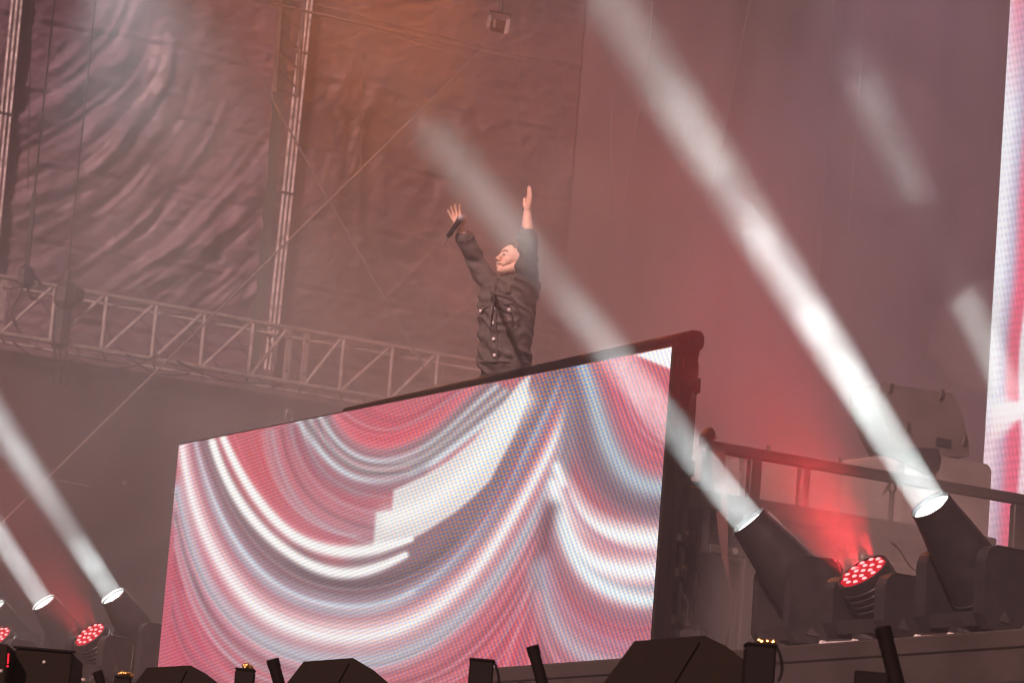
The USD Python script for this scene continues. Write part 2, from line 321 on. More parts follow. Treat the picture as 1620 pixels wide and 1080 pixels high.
# masts (aluminium keder profiles: three ribs on a web)
def mast(pxs, label):
    a = on_x(*pxs[0], XW + .17); b = on_x(*pxs[1], XW + .17)
    t = thing('striped_mast', label, 'mast', (0, 0, 0), group='pale ribbed masts of the side wall')
    d = (b - a) / np.linalg.norm(b - a); s = np.cross(d, [1.0, 0, 0]); s /= np.linalg.norm(s)
    a2, b2 = a + d * -3.5, b
    for k in (-1, 0, 1): mesh('rib', rod(a2 + s * .055 * k, b2 + s * .055 * k, .018, 8), 'aluminium', t)
    w = np.array([-.028, 0, 0])
    mesh('web', rod(a2 + w, b2 + w, .012, 6), 'dark_steel', t)
    for k in np.linspace(.1, .95, 5): c = a2 + (b2 - a2) * k; mesh('clamp', rod(c - s * .09, c + s * .09, .022, 8), 'dark_steel', t)
mast([(27, 0), (-14, 420)], 'pale ribbed mast at the left edge of the tarpaulins')
mast([(487, 0), (426, 585)], 'pale ribbed mast standing behind the truss, right of the swagged tarpaulin')

# ------------------------------------------------------------------ box truss
XT = -37.3
a0 = on_x(0, 437, XT); zt = a0[2]; zb = zt - .60
t = thing('box_truss', 'long aluminium box truss hanging in front of the tarpaulins', 'truss', (0, 0, 0))
Y0, Y1, DX = 13.2, 21.9, -.52
for x in (XT, XT + DX):
    for z in (zt, zb): mesh('chord', rod((x, Y0, z), (x, Y1, z), .027 if x == XT else .018, 12), 'truss_metal' if x == XT else 'wire_steel', t)
plates = [on_x(4, 470, XT)[1], on_x(457, 540, XT)[1], on_x(484, 545, XT)[1]]
posts = [on_x(p_, q_, XT)[1] for p_, q_ in ((84, 490), (165, 505), (244, 520), (321, 530), (398, 540), (541, 570), (618, 590), (690, 600))]
for y in plates:
    o = mesh('end_plate', bx((XT - .012, y - .035, zb + .027), (XT + .012, y + .035, zt - .027)), 'truss_metal', t)
    for z in (zb + .12, zt - .12): mesh('bolt', rod((XT + .013, y, z), (XT + .024, y, z), .014, 8), 'chain_black', o)
for y in posts: mesh('post', rod((XT, y, zb), (XT, y, zt), .022, 8), 'truss_metal', t)
nodes_ = sorted(plates[:1] + posts[:5]) + [plates[1]]
for ya, yb in zip(nodes_[:-1], nodes_[1:]): mesh('diagonal', rod((XT, ya + .03, zb + .01), (XT, yb - .03, zt - .01), .021, 8), 'truss_metal', t)
n2 = [plates[2]] + posts[5:]
for ya, yb in zip(n2[:-1], n2[1:]): mesh('diagonal', rod((XT, ya + .03, zb + .01), (XT, yb - .03, zt - .01), .021, 8), 'truss_metal', t)
allp = sorted(nodes_ + n2)
for k, (ya, yb) in enumerate(zip(allp[:-1], allp[1:])):
    xb = XT + DX
    mesh('rear_post', rod((xb, (ya + yb) / 2, zb), (xb, (ya + yb) / 2, zt), .010, 8), 'dark_steel', t)
    mesh('rear_diagonal', rod((xb, ya, zt - .01), (xb, yb, zb + .01), .010, 8), 'dark_steel', t)
    mesh('cross_brace', rod((XT, ya, zb), (xb, (ya + yb) / 2, zb), .010, 8), 'dark_steel', t)
    mesh('cross_brace', rod((XT, yb, zt), (xb, (ya + yb) / 2, zt), .010, 8), 'dark_steel', t)
# drape under the truss
yy = np.arange(12.5, 23.0, .07); zz = np.linspace(2.9, zb - .12, 8)
gg = np.array([[[XT - .25 + .03 * math.sin(y * 5 + 1.3 * math.sin(y)) * (1.4 - k / 7), y, z] for k, z in enumerate(zz)] for y in yy])
mesh('black_drape', grid_mesh(gg), 'drape', smooth=True, label='black masking drape hanging below the box truss', cat='drape')

def hoist(px_, py0, label, rodded):
    c = on_x(px_, py0, XT + .02)
    t = thing('chain_hoist', label, 'chain hoist', (0, 0, 0), group=None)
    top = c + np.array([0, -.0, 7.0]); b = c.copy()
    mesh('chain', rod(b + (0, 0, .2), top, .010 if not rodded else .012, 6), 'chain_black', t)
    if rodded:
        mesh('hook_rod', rod(b + (0, 0, .15), b + (0, 0, .98), .028, 8), 'chain_black', t)
        mesh('hook', box(b + (0.01, 0, .06), (.10, .17, .24), .04), 'chain_black', t)
        mesh('shackle', tube([b + (0, .11 + .07 * math.cos(a), -.04 + .11 * math.sin(a)) for a in np.linspace(0, 5.2, 16)], .018), 'chain_black', t)
        mesh('sling', tube(spline([b + (0.03, -.03, 0), b + (.03, -.10, -.22), b + (.03, -.12, -.40), b + (.03, -.05, -.47)], 14), .016), 'chain_black', t)
    else:
        mesh('motor', cat_(box(b + (.02, 0, 0), (.22, .26, .30), .07), box(b + (.0, .12, .03), (.2, .14, .2), .05)), 'chain_black', t)
        mesh('chain_bag', box(b + (.02, -.02, -.36), (.16, .17, .44), .05), 'chain_black', t)
        mesh('hook', box(b + (0, 0, .21), (.06, .07, .16), .02), 'chain_black', t)
        for k in range(3): mesh('cable', tube(spline([b + (.05, -.05 + .05 * k, -.1), b + (.06, -.12 + .06 * k, -.45), b + (.03, -.06 + .09 * k, -.72 - .1 * k), b + (-.1, .06 * k, -.95)], 16), .010), 'chain_black', t)
hoist(40, 447, 'thick steel hook rod and sling holding the left end of the truss', True)
hoist(104, 468, 'black chain motor with drooping cables hanging at the truss', False)

# cables clipped along the truss's lower chord
for k, (a, b, dr) in enumerate((((20, 540), (120, 566), .10), ((120, 566), (250, 560), .13), ((200, 560), (300, 590), .10), ((280, 570), (420, 605), .08))):
    A, B = on_x(*a, XT + .04), on_x(*b, XT + .04); m_ = (A + B) / 2 - (0, 0, dr)
    mesh('truss_cable', tube(spline([A, m_, B], 14), .011), 'chain_black', label=['short black cable sagging below the truss at the far left', 'black cable looped under the truss beneath the chain motor', 'black cable under the truss left of its middle', 'black cable hanging below the truss near the second mast'][k], cat='cable')

# guy wires and hanging lines
def wire(a, b, xa, xb, r, label, sag=0.0, mat='grey_cord', mid=None):
    A, B = (on_x(*a, xa) if xa < -30 else P(*a, xa)), (on_x(*b, xb) if xb < -30 else P(*b, xb))
    pts = [A, B] if not mid else [A, *[on_x(*m_, (xa + xb) / 2) if xa < -30 else P(*m_, (xa + xb) / 2) for m_ in mid], B]
    m_ = tube(spline(pts, 30), r, 6) if mid else rod(A, B, r, 6)
    mesh('guy_wire', m_, mat, label=label, cat='wire')
wire((760, 82), (-6, 836), -36.6, -36.9, .011, 'long diagonal guy wire from upper middle down to the lower left edge')
wire((392, 90), (690, 615), -36.7, -36.7, .012, 'guy wire slanting down right from the second mast towards the singer')
wire((395, -2), (830, 97), -36.9, -36.9, .016, 'taut pale line near the top centre, running right from the second mast')
wire((500, 8), (870, 98), -36.8, -36.6, .013, 'upper thin line sloping down to the right across the top centre')
wire((590, 50), (800, 108), -36.2, -36.2, .010, 'faint lower line under the taut top lines')
wire((-5, 742), (141, 769), -36.0, -36.0, .009, 'thin pale line low at the left edge in front of the drape')
wire((573, 108), (571, 310), -38.5, -38.5, .008, 'thin dark vertical line on the tarpaulin right of the second mast', mat='chain_black')
wire((50, -3), (44, 300), -38.2, -38.2, .006, 'thin dark line close beside the first mast', mat='chain_black')
for a, b, mid, lab in (((1032, -4), (985, 330), [(1020, 120), (1003, 220)], 'thin pale hanging line crossing the long beam near the top'),
                       ((1187, -4), (1060, 470), [(1165, 110), (1140, 230), (1100, 370)], 'long thin line curving down right of the bright beam'),
                       ((820, 60), (838, 295), [(820, 150), (822, 215)], 'thin line hanging down to the raised open hand'),
                       ((893, 90), (850, 560), [(886, 220), (872, 400)], 'faint upright line behind the singer'),
                       ((1318, -4), (1288, 560), [(1310, 160), (1298, 380)], 'faint upright line left of the grey smoke wisp'),
                       ((1366, -4), (1340, 380), [(1360, 120), (1352, 240)], 'faint upright line through the grey smoke wisp'),
                       ((968, 150), (985, 400), [(966, 240), (972, 330)], 'pair of faint lines left of the long beam')):
    wire(a, b, 37.0, 37.0, .0045, lab, mid=mid)
# overhead fly frame, mostly lost in the haze
t = thing('fly_truss', 'dark vertical truss tower at the top left of centre', 'truss', (0, 0, 0))
A, B = on_x(466, -40, -37.8), on_x(452, 150, -37.8)
for k in (-1, 1):
    o = np.array([0, .14 * k, 0]); mesh('chord', rod(A + o, B + o, .03, 8), 'dark_steel', t)
for k in np.linspace(0, .95, 7):
    c, c2 = A + (B - A) * k, A + (B - A) * min(k + .14, 1); mesh('diagonal', rod(c + (0, -.14, 0), c2 + (0, .14, 0), .012, 6), 'dark_steel', t)
t = thing('hanging_floodlight', 'small floodlight with pale flaps hanging at the top centre', 'floodlight', P(790, 42, 38))
mesh('housing', box((0, 0, 0), (.10, .18, .11), .02), 'black_paint', t)
mesh('barn_door', prism([(-.03, -.08), (.015, -.08), (.03, .06), (-.012, .07)], .01, [(.5, .866, 0), (0, 0, 1), (.866, -.5, 0)], (.07, .05, .0)), 'cover_cloth', t)
mesh('barn_door', prism([(-.02, -.06), (.02, -.06), (.03, .06), (-.0, .07)], .01, [(.5, .866, 0), (0, 0, 1), (.866, -.5, 0)], (.0, -.13, .02)), 'dark_steel', t)
mesh('yoke', tube([(0, -.12, 0), (0, -.12, .14), (0, .12, .14), (0, .12, 0)], .012, 6), 'dark_steel', t)
mesh('pipe', rod((0, -.0, .14), (0, .0, 2.0), .02, 8), 'dark_steel', t)

# ------------------------------------------------------------------ LED screens: the picture is painted on the diodes' grid
def paint(W2, pts_px, base, strokes):
    """pts_px (n, m, 2) photo position of each diode; returns linear colours"""
    sh = pts_px.shape[:2]; q = pts_px.reshape(-1, 2); col = np.tile(np.asarray(base, float), (len(q), 1))
    for s in strokes:
        if s[0] == 'c':                                                   # curve: points, width, colour, alpha, power
            _, pts, w, c, al, pw = s
            cur = spline(pts, 260) if len(pts) > 2 else np.linspace(pts[0], pts[1], 200)
            wid = np.interp(np.linspace(0, 1, len(cur)), np.linspace(0, 1, len(w)), w) if np.ndim(w) else np.full(len(cur), w)
            dist, idx = cKDTree(cur).query(q, distance_upper_bound=float(wid.max()) * 2.2)
            ok = np.isfinite(dist); wd = np.maximum(wid[np.minimum(idx, len(cur) - 1)], .5)
            a = np.zeros(len(q)); a[ok] = al * np.exp(-(dist[ok] / wd[ok]) ** pw)
        elif s[0] == 'p':                                                 # polygon with a soft edge
            import shapely
            _, poly, soft, c, al = s
            pg = Polygon(poly).buffer(0); pp = shapely.points(q)
            dd = shapely.distance(pp, pg) ; ins = shapely.contains(pg, pp); bd = shapely.distance(pp, pg.exterior)
            sd = np.where(ins, bd, -bd); a = al * np.clip(.5 + sd / (2 * soft), 0, 1)
        else:                                                             # region blob
            _, ctr, rad, c, al = s
            a = al * np.exp(-(((q - np.asarray(ctr)) / np.asarray(rad)) ** 2).sum(1))
        col += (np.asarray(c, float) - col) * a[:, None]
    return col.reshape(*sh, 3)
def screen_mesh(name, pts, col, parent):
    m = grid_mesh(pts); g = usdkit.mesh(stage, free(str(parent.GetPath()), name), m, '/World/Looks/led_picture')
    pv = UsdGeom.PrimvarsAPI(g).CreatePrimvar('picture', Sdf.ValueTypeNames.Color3fArray, 'vertex')
    pv.Set(Vt.Vec3fArray.FromNumpy(lin(np.clip(col, 0, 290)).reshape(-1, 3).astype(np.float32)))
    return g.GetPrim()

TR = P(1062.8, 548.5, 24.2); YS = TR[1]; XR, ZT = TR[0], TR[2]; XL = on_y(282.8, 706.7, YS)[0]; ZB = ZT - 2.5
nu, nv = 820, 400
U_, V_ = np.meshgrid(np.linspace(XL, XR, nu), np.linspace(ZB, ZT, nv), indexing='ij')
PTS = np.stack([U_, np.full_like(U_, YS), V_], -1); QP = to_px(PTS)
cp = lambda L: [(270 + x / 2, 540 + y / 2) for x, y in L]
RED, ROSE, PINK, MAUVE, GREY, WHITE, ICE, BLUE = (214, 96, 110), (202, 106, 122), (216, 140, 152), (178, 148, 158), (128, 112, 117), (250, 250, 250), (222, 234, 240), (188, 206, 222)
S = []
C_ = lambda L, w, c, al, pw=2.0: S.append(('c', cp(L), w / 2 if not isinstance(w, (list, tuple)) else [x / 2 for x in w], c, al, pw))
G_ = lambda ctr, rad, c, al: S.append(('b', cp([ctr])[0], (rad[0] / 2, rad[1] / 2), c, al))
G_((250, 430), (160, 190), (220, 108, 116), .75); G_((80, 900), (130, 300), (214, 92, 118), .75); G_((1430, 250), (130, 190), (222, 118, 142), .7)
G_((1050, 980), (170, 200), (218, 92, 112), .8); G_((720, 300), (200, 90), (224, 98, 112), .7); G_((1400, 950), (160, 140), (208, 120, 146), .6); G_((470, 560), (170, 90), (222, 130, 142), .6)
# folds of the upper swag
for dx, al in ((0, .6), (55, .45), (110, .4), (175, .35)):
    C_([(318 + dx, 285 - dx * .2), (345 + dx, 400 - dx * .2), (420 + dx * .9, 530 - dx * .35), (540 + dx * .6, 600 - dx * .4), (645 + dx * .2, 612 - dx * .5)], 24, MAUVE, al)
for k, (w, c, al) in enumerate(((16, (236, 128, 138), .6), (12, MAUVE, .7), (14, GREY, .75), (12, ICE, .95), (16, GREY, .75), (13, (240, 244, 246), .95), (22, GREY, .85), (14, ICE, .9))):
    o = k * 14
    C_([(520 - o * 1.25, 225 + o * .2), (560 - o, 290 + o * .45), (640 - o * .5, 332 + o), (740 + o * .1, 320 + o * 1.05), (850 + o * .35, 255 + o * .9), (930 + o * .75, 175 + o * .75), (990 + o * 1.0, 120 + o * .6)], w, c, al)
C_([(390, 275), (455, 385), (560, 460), (690, 462), (800, 415)], 26, (150, 130, 140), .6)
# the dark band of the main swag, then the pale lines under it
C_([(105, 320), (165, 470), (275, 640), (410, 745), (560, 785), (710, 765), (860, 685), (985, 565), (1075, 420), (1150, 260), (1215, 110)], [40, 55, 70, 80, 85, 75, 70, 60, 55, 45, 30], (138, 120, 126), .92, 3)
C_([(400, 680), (560, 770), (740, 745), (900, 640)], 40, (108, 96, 102), .6)
C_([(75, 325), (135, 510), (235, 680), (360, 790), (485, 835), (620, 845), (765, 795), (885, 705), (985, 585), (1080, 430), (1170, 275), (1240, 120)], [14, 22, 24, 28, 34, 36, 30, 26, 24, 22, 18, 14], BLUE, .95)
C_([(75, 325), (135, 510), (235, 680), (360, 790), (485, 835), (620, 845), (765, 795)], 12, (240, 246, 250), .6)
C_([(60, 330), (115, 540), (210, 715), (335, 830), (460, 878), (590, 885), (730, 855), (860, 775), (980, 650)], 12, (205, 130, 140), .75)
C_([(40, 335), (92, 560), (188, 740), (310, 862), (430, 912), (560, 928), (700, 908), (835, 838), (955, 728), (1062, 580), (1155, 425), (1235, 255), (1262, 140)], [18, 24, 28, 34, 42, 44, 40, 34, 28, 26, 22, 20, 16], WHITE, 1.0)
C_([(20, 420), (60, 600), (150, 780), (275, 905), (400, 962), (540, 980)], 14, (205, 128, 140), .8)
C_([(18, 470), (60, 640), (142, 810), (258, 925), (400, 995), (560, 1018), (705, 1000), (860, 920), (990, 800), (1105, 640), (1185, 490), (1255, 300)], [22, 24, 26, 34, 44, 46, 44, 40, 34, 28, 24, 20], (190, 205, 216), .85)
C_([(14, 560), (60, 740), (150, 910), (270, 1020), (400, 1075)], 18, (168, 142, 152), .6)
C_([(40, 800), (110, 950), (200, 1075)], 16, (240, 150, 165), .5); C_([(70, 740), (150, 930), (250, 1075)], 12, (150, 120, 130), .6); C_([(22, 650), (90, 850), (190, 1000), (300, 1078)], 14, (196, 150, 160), .6)
C_([(30, 430), (75, 640), (180, 850), (320, 1000)], 10, (214, 180, 190), .5)
C_([(560, 1075), (760, 1040), (930, 930), (1060, 790), (1150, 650)], 22, (226, 120, 135), .6)
for k in range(5): C_([(1000 + 40 * k, 1078), (1060 + 30 * k, 930), (1125 + 14 * k, 760), (1190 + 8 * k, 600)], 10, (222, 150, 165) if k % 2 else (170, 120, 138), .5)
C_([(600, 690), (700, 672), (800, 632), (900, 560), (985, 480), (1050, 370), (1105, 250), (1150, 150)], 52, (146, 126, 134), .85, 3)
# white swoosh with the stepped cut
S.append(('p', cp([(640, 655), (650, 540), (700, 535), (705, 470), (800, 425), (880, 375), (960, 310), (1040, 215), (1105, 130), (1140, 100), (1125, 190), (1090, 290), (1010, 440), (960, 490), (900, 540), (800, 605), (720, 645)]), 3.0, (226, 220, 220), 1.0))
C_([(690, 560), (800, 520), (900, 450), (990, 360), (1060, 270), (1118, 185)], 36, (248, 246, 244), .9)
C_([(166, 305), (215, 405), (300, 530), (400, 620), (500, 658), (580, 664), (650, 655), (760, 625)], [13, 15, 17, 18, 20, 22, 20, 10], (250, 250, 248), 1.0, 3)
C_([(132, 318), (185, 450), (285, 590), (395, 680), (480, 720), (560, 732), (650, 715), (742, 675)], [14, 15, 17, 17, 18, 20, 18, 12], (252, 252, 250), 1.0, 3)
# right swag
C_([(1275, 95), (1315, 240), (1360, 370), (1440, 470), (1560, 520)], [60, 80, 90, 80, 70], (130, 114, 126), .9, 3)
C_([(1300, 70), (1340, 190), (1385, 325), (1450, 420), (1570, 462)], [24, 30, 34, 38, 40], (186, 206, 218), .85)
C_([(1262, 180), (1262, 320), (1240, 420)], 26, (150, 140, 150), .7)
C_([(1222, 395), (1268, 505), (1330, 575), (1420, 612), (1550, 628)], [16, 30, 38, 44, 46], (250, 250, 250), 1.0)
C_([(1250, 470), (1320, 590), (1420, 655), (1550, 678)], 14, (190, 130, 150), .7)
C_([(1210, 450), (1248, 590), (1312, 680), (1400, 718), (1545, 728)], [18, 34, 40, 44, 46], (250, 250, 252), 1.0)
C_([(1225, 520), (1290, 690), (1390, 765), (1540, 775)], 12, (150, 160, 178), .7)
C_([(1212, 500), (1255, 640), (1325, 745), (1420, 800), (1535, 822)], [14, 24, 30, 34, 36], (232, 242, 246), 1.0)
C_([(1198, 520), (1212, 640), (1270, 760), (1360, 840), (1530, 860)], 26, (160, 125, 140), .6)
C_([(1205, 530), (1170, 680), (1165, 800), (1190, 960), (1240, 1078)], 22, (120, 84, 92), .6)
C_([(1168, 720), (1200, 850), (1262, 950), (1360, 1015), (1520, 1045)], 40, (184, 196, 208), .6); C_([(1180, 690), (1240, 830), (1330, 920), (1525, 950)], 16, (186, 150, 172), .6)
C_([(1165, 800), (1185, 930), (1240, 1030), (1300, 1078)], 16, (230, 160, 176), .6)
S.append(('p', cp([(1468, 42), (1600, 8), (1600, 95)]), 2.5, (255, 255, 255), 1.0))
r2 = np.random.default_rng(21)
def family(A_, B_, n, al):
    """fine folds between two swag lines"""
    A_, B_ = spline(cp(A_), 40), spline(cp(B_), 40)
    for k in range(n):
        t_ = (k + .2 + .6 * r2.random()) / n; ln = A_ + (B_ - A_) * t_
        c_ = [(150, 118, 130), (186, 84, 100), (214, 220, 228), (172, 80, 98), (238, 140, 156), (120, 90, 100), (196, 92, 108)][r2.integers(7)]
        S_.append(('c', [tuple(q) for q in ln[::5]] + [tuple(ln[-1])], float(r2.uniform(1.6, 3.6)), c_, float(.72 * al * r2.uniform(.4, 1)), 2.0))
S_ = []
family([(15, 560), (60, 740), (150, 910), (300, 1040), (420, 1078)], [(2, 900), (20, 960), (60, 1030), (90, 1060), (110, 1078)], 22, .55)
family([(18, 470), (60, 640), (142, 810), (258, 925), (400, 995), (560, 1018), (705, 1000), (860, 920), (990, 800), (1105, 640), (1185, 490), (1255, 300)], [(15, 620), (60, 800), (150, 960), (270, 1060), (420, 1100), (560, 1105), (760, 1090), (930, 1000), (1050, 870), (1140, 720), (1200, 560), (1258, 350)], 16, .5)
family([(320, 285), (350, 410), (430, 540), (540, 610), (645, 640)], [(520, 240), (560, 310), (640, 350), (720, 352), (790, 330)], 18, .5)
family([(500, 225), (560, 270), (660, 300), (780, 260), (900, 180), (960, 130)], [(640, 195), (680, 215), (740, 225), (800, 205), (850, 175), (900, 150)], 9, .45)
family([(180, 305), (230, 405), (310, 520), (400, 600), (500, 640)], [(310, 285), (330, 400), (400, 520), (500, 590), (600, 610)], 8, .35)
family([(75, 325), (135, 510), (235, 680), (360, 790), (485, 835), (620, 845), (765, 795), (885, 705), (985, 585), (1080, 430), (1170, 275), (1240, 120)], [(40, 335), (92, 560), (188, 740), (310, 862), (430, 912), (560, 928), (700, 908), (835, 838), (955, 728), (1062, 580), (1155, 425), (1262, 140)], 10, .45)
family([(110, 320), (170, 470), (280, 640), (415, 740), (560, 775), (710, 755), (860, 675), (985, 555), (1075, 410), (1150, 250)], [(85, 325), (145, 500), (250, 670), (375, 780), (500, 820), (620, 825), (765, 780), (885, 690), (985, 570), (1090, 400)], 8, .4)
family([(1330, 60), (1380, 200), (1430, 320), (1500, 390), (1580, 410)], [(1480, 70), (1500, 140), (1530, 200), (1560, 240), (1585, 260)], 12, .5)
family([(1198, 520), (1212, 640), (1270, 760), (1360, 840), (1530, 860)], [(1170, 800), (1185, 930), (1240, 1030), (1330, 1080), (1500, 1095)], 20, .55)
family([(1262, 180), (1300, 330), (1360, 440), (1440, 500), (1560, 540)], [(1240, 420), (1275, 500), (1335, 565), (1420, 600), (1550, 612)], 9, .45)
family([(1150, 640), (1060, 790), (930, 930), (760, 1040), (600, 1078)], [(1170, 760), (1120, 880), (1060, 990), (1010, 1050), (980, 1078)], 14, .5)
k_ = next(n for n, q in enumerate(S) if q[0] == 'p'); S = S[:k_] + S_ + S[k_:]
C2 = paint(None, QP, (200, 114, 126), S)
# weave of the diodes as the lens resolves it: faint oblique hatching, stronger and coloured on the nearer half
qx, qy = (QP[..., 0] - 270) * 2, (QP[..., 1] - 540) * 2
near = np.clip((qx - 620) / 500, 0, 1)
h1 = np.sin((qx * .20 + qy * .55)); h2 = np.sin(qx * .46 - qy * .16); h3 = np.sin((qx * .03 + qy * .44))
lum = C2.mean(-1, keepdims=True)
C2 = C2 * (1 + .07 * h1[..., None] * (1 - .5 * near[..., None]) + .09 * (h2 * near)[..., None])
band = np.exp(-((qx - 960 + (qy - 520) * .75) / 190) ** 2)
C2 = C2 + (np.stack([h2 + .9 * h3 * band, .3 * h1, -h2 - .9 * h3 * band], -1) * (8 + 25 * (near * (.4 + .9 * band))[..., None]))
C2 = C2 + (C2.mean(-1, keepdims=True) - C2) * .08; C2 = 128 + (C2 - 128) * 1.12 + rng.normal(0, 4.5, C2.shape)
t = thing('led_screen', 'large LED screen showing red and white satin folds, in front of the singer', 'screen', (0, 0, 0))
screen_mesh('screen_face', PTS, C2, t)
mesh('cabinet_frame', bx((XL - .012, YS + .004, ZB - .02), (XR + .012, YS + .085, ZT + .012), .008), 'front_black', t)
for k in range(14):
    xx = XL + (XR - XL) * (k + .5) / 14
    mesh('rear_cabinet', bx((xx - .235, YS + .0862, ZB + .06), (xx + .235, YS + .135, ZT - .45), .015), 'front_black', t)
mesh('support_beam', bx((XR - .02, YS + .09, ZB - .3), (XR + .03, YS + .125, ZT - .06)), 'front_black', t)
for z in (ZT - .22, ZT - .75, ZT - 1.2, ZT - 1.42, ZT - 1.72): mesh('latch', cat_(box((XR + .0, YS + .165, z), (.10, .085, .075), .02), box((XR + .01, YS + .205, z + .0), (.06, .02, .10), .008)), 'front_black', t)
mesh('bracket', prism([(0, 0), (.11, 0), (.09, -.14), (.03, -.5), (.0, -.62)], .03, [(0, 1, 0), (0, 0, 1), (1, 0, 0)], (XR - .01, YS + .088, ZT + .0)), 'front_black', t)
# table edge standing right behind the screen
t = thing('dj_table', 'long black padded table top showing above the screen, in front of the singer', 'table', (0, 0, 0))
mesh('top', prism(rounded(.13, .13, .05), 4.60, [(0, 1, 0), (0, 0, 1), (1, .0, .011)], (XR - 4.57, YS + .155, ZT + .012)), 'front_black', t)
for x in (XR - .35, XR - 2.3, XR - 4.3): mesh('leg', bx((x - .03, YS + .36, DECK + .002), (x + .03, YS + .42, ZT + .0)), 'dark_steel', t)
mesh('apron', bx((XR - 4.5, YS + .255, ZT - .5), (XR - .3, YS + .275, ZT + .02)), 'black_cloth', t)

# tall LED column, right edge
YC = 19.6
eA = on_y(1600, 0, YC); eB = on_y(1556, 700, YC); xL = (eA[0] + eB[0]) / 2
xs_, zs_ = np.linspace(xL, xL + 4.0, 420), np.linspace(on_y(1580, 905, YC)[2] - .25, 13.5, 520)
U_, V_ = np.meshgrid(xs_, zs_, indexing='ij'); PT2 = np.stack([U_, np.full_like(U_, YC), V_], -1); Q2 = to_px(PT2)
rel = (U_ - xL); 
S2 = []
wv = .05 * np.sin(V_ * 1.9) + .03 * np.sin(V_ * 4.3 + 1)
stop = np.array([0, .10, .22, .34, .44, .50, .58, .70, .85, 1.1, 1.5, 1.9, 2.3, 2.7, 3.1, 3.5, 4.0])
cols = np.array([(240, 242, 248), (236, 238, 246), (196, 190, 210), (228, 110, 136), (226, 104, 130), (246, 244, 248), (240, 236, 242), (205, 150, 178), (214, 130, 158), (200, 170, 190), (228, 110, 130), (244, 240, 244), (200, 120, 140), (226, 110, 130), (214, 200, 210), (224, 100, 120), (230, 130, 150)], float)
rr_ = np.clip(rel * 1.0 + wv * np.clip(rel * 2, 0, 1), 0, 4); hi_ = np.clip((V_ - 9) / 3, 0, 1)
CC = np.stack([np.interp(rr_, stop, cols[:, k]) for k in range(3)], -1)
CC = CC + (np.array([228, 104, 130]) - CC) * (np.clip((V_ - 9.6) / 1.6, 0, 1) * np.exp(-((rel - .12) / .14) ** 2))[..., None]
zb_ = on_y(1600, 657, YC)[2]
blob = np.exp(-(((V_ - zb_ - .16 * (rel - .25)) / (.13 + .05 * np.sin(rel * 9))) ** 4)) * np.clip((rel - .06) / .05, 0, 1) * np.clip((.95 - rel) / .25, 0, 1)
CC = CC + (255 - CC) * blob[..., None]
low = np.clip((700 - Q2[..., 1]) / 60, 0, 1)
CC = CC + (np.array([214, 110, 132]) - CC) * ((1 - low) * .25)[..., None]
CC = 1.1 * (150 + (CC - 150) * 1.1) * (1 + .05 * np.sin(V_ * 95)[..., None] + .05 * np.sin(rel * 120 + V_ * 40)[..., None]) + rng.normal(0, 5, CC.shape)
t = thing('led_column', 'tall bright LED screen with white and pink vertical folds at the right edge', 'screen', (0, 0, 0))
screen_mesh('screen_face', PT2, CC, t)
mesh('cabinet_frame', bx((xL - .02, YC + .004, zs_[0] - .05), (xL + 4.02, YC + .12, 13.55), .008), 'black_plastic', t)
for k in range(9): mesh('module', bx((xL + .06, YC + .122, zs_[0] + .1 + k * .8), (xL + 3.9, YC + .17, zs_[0] + .82 + k * .8), .012), 'black_plastic', t)

# ------------------------------------------------------------------ lamps
def axis_frame(loc, axis):
    """matrix whose z runs along axis and whose x stays level along the stage"""
    z = np.asarray(axis, float); z = z / np.linalg.norm(z); x = np.cross(z, [0, 0, 1.0]); x /= np.linalg.norm(x); x = x if x @ d0 < 0 else -x; y = np.cross(z, x)
    T = np.eye(4); T[:3, 0], T[:3, 1], T[:3, 2], T[:3, 3] = x, y, z, loc
    return T
def spot(prim_parent, name, loc, axis, radius, cone, soft, inten, color):
    l = UsdLux.SphereLight.Define(stage, f'{prim_parent.GetPath()}/{name}')
    l.CreateRadiusAttr(radius); l.CreateIntensityAttr(inten); l.CreateNormalizeAttr(True); l.CreateColorAttr(color)
    s = UsdLux.ShapingAPI.Apply(l.GetPrim()); s.CreateShapingConeAngleAttr(cone); s.CreateShapingConeSoftnessAttr(soft)
    look_op(l, loc, axis)
def beam_axis(a, b, toward):
    """direction of a beam seen running from photo point a to b, leaning `toward` the camera"""
    v = np.array([b[0] - a[0], -(b[1] - a[1])], float); v /= np.linalg.norm(v); k = math.sqrt(1 - toward ** 2)
    return RT * v[0] * k + UP * v[1] * k - FW * toward

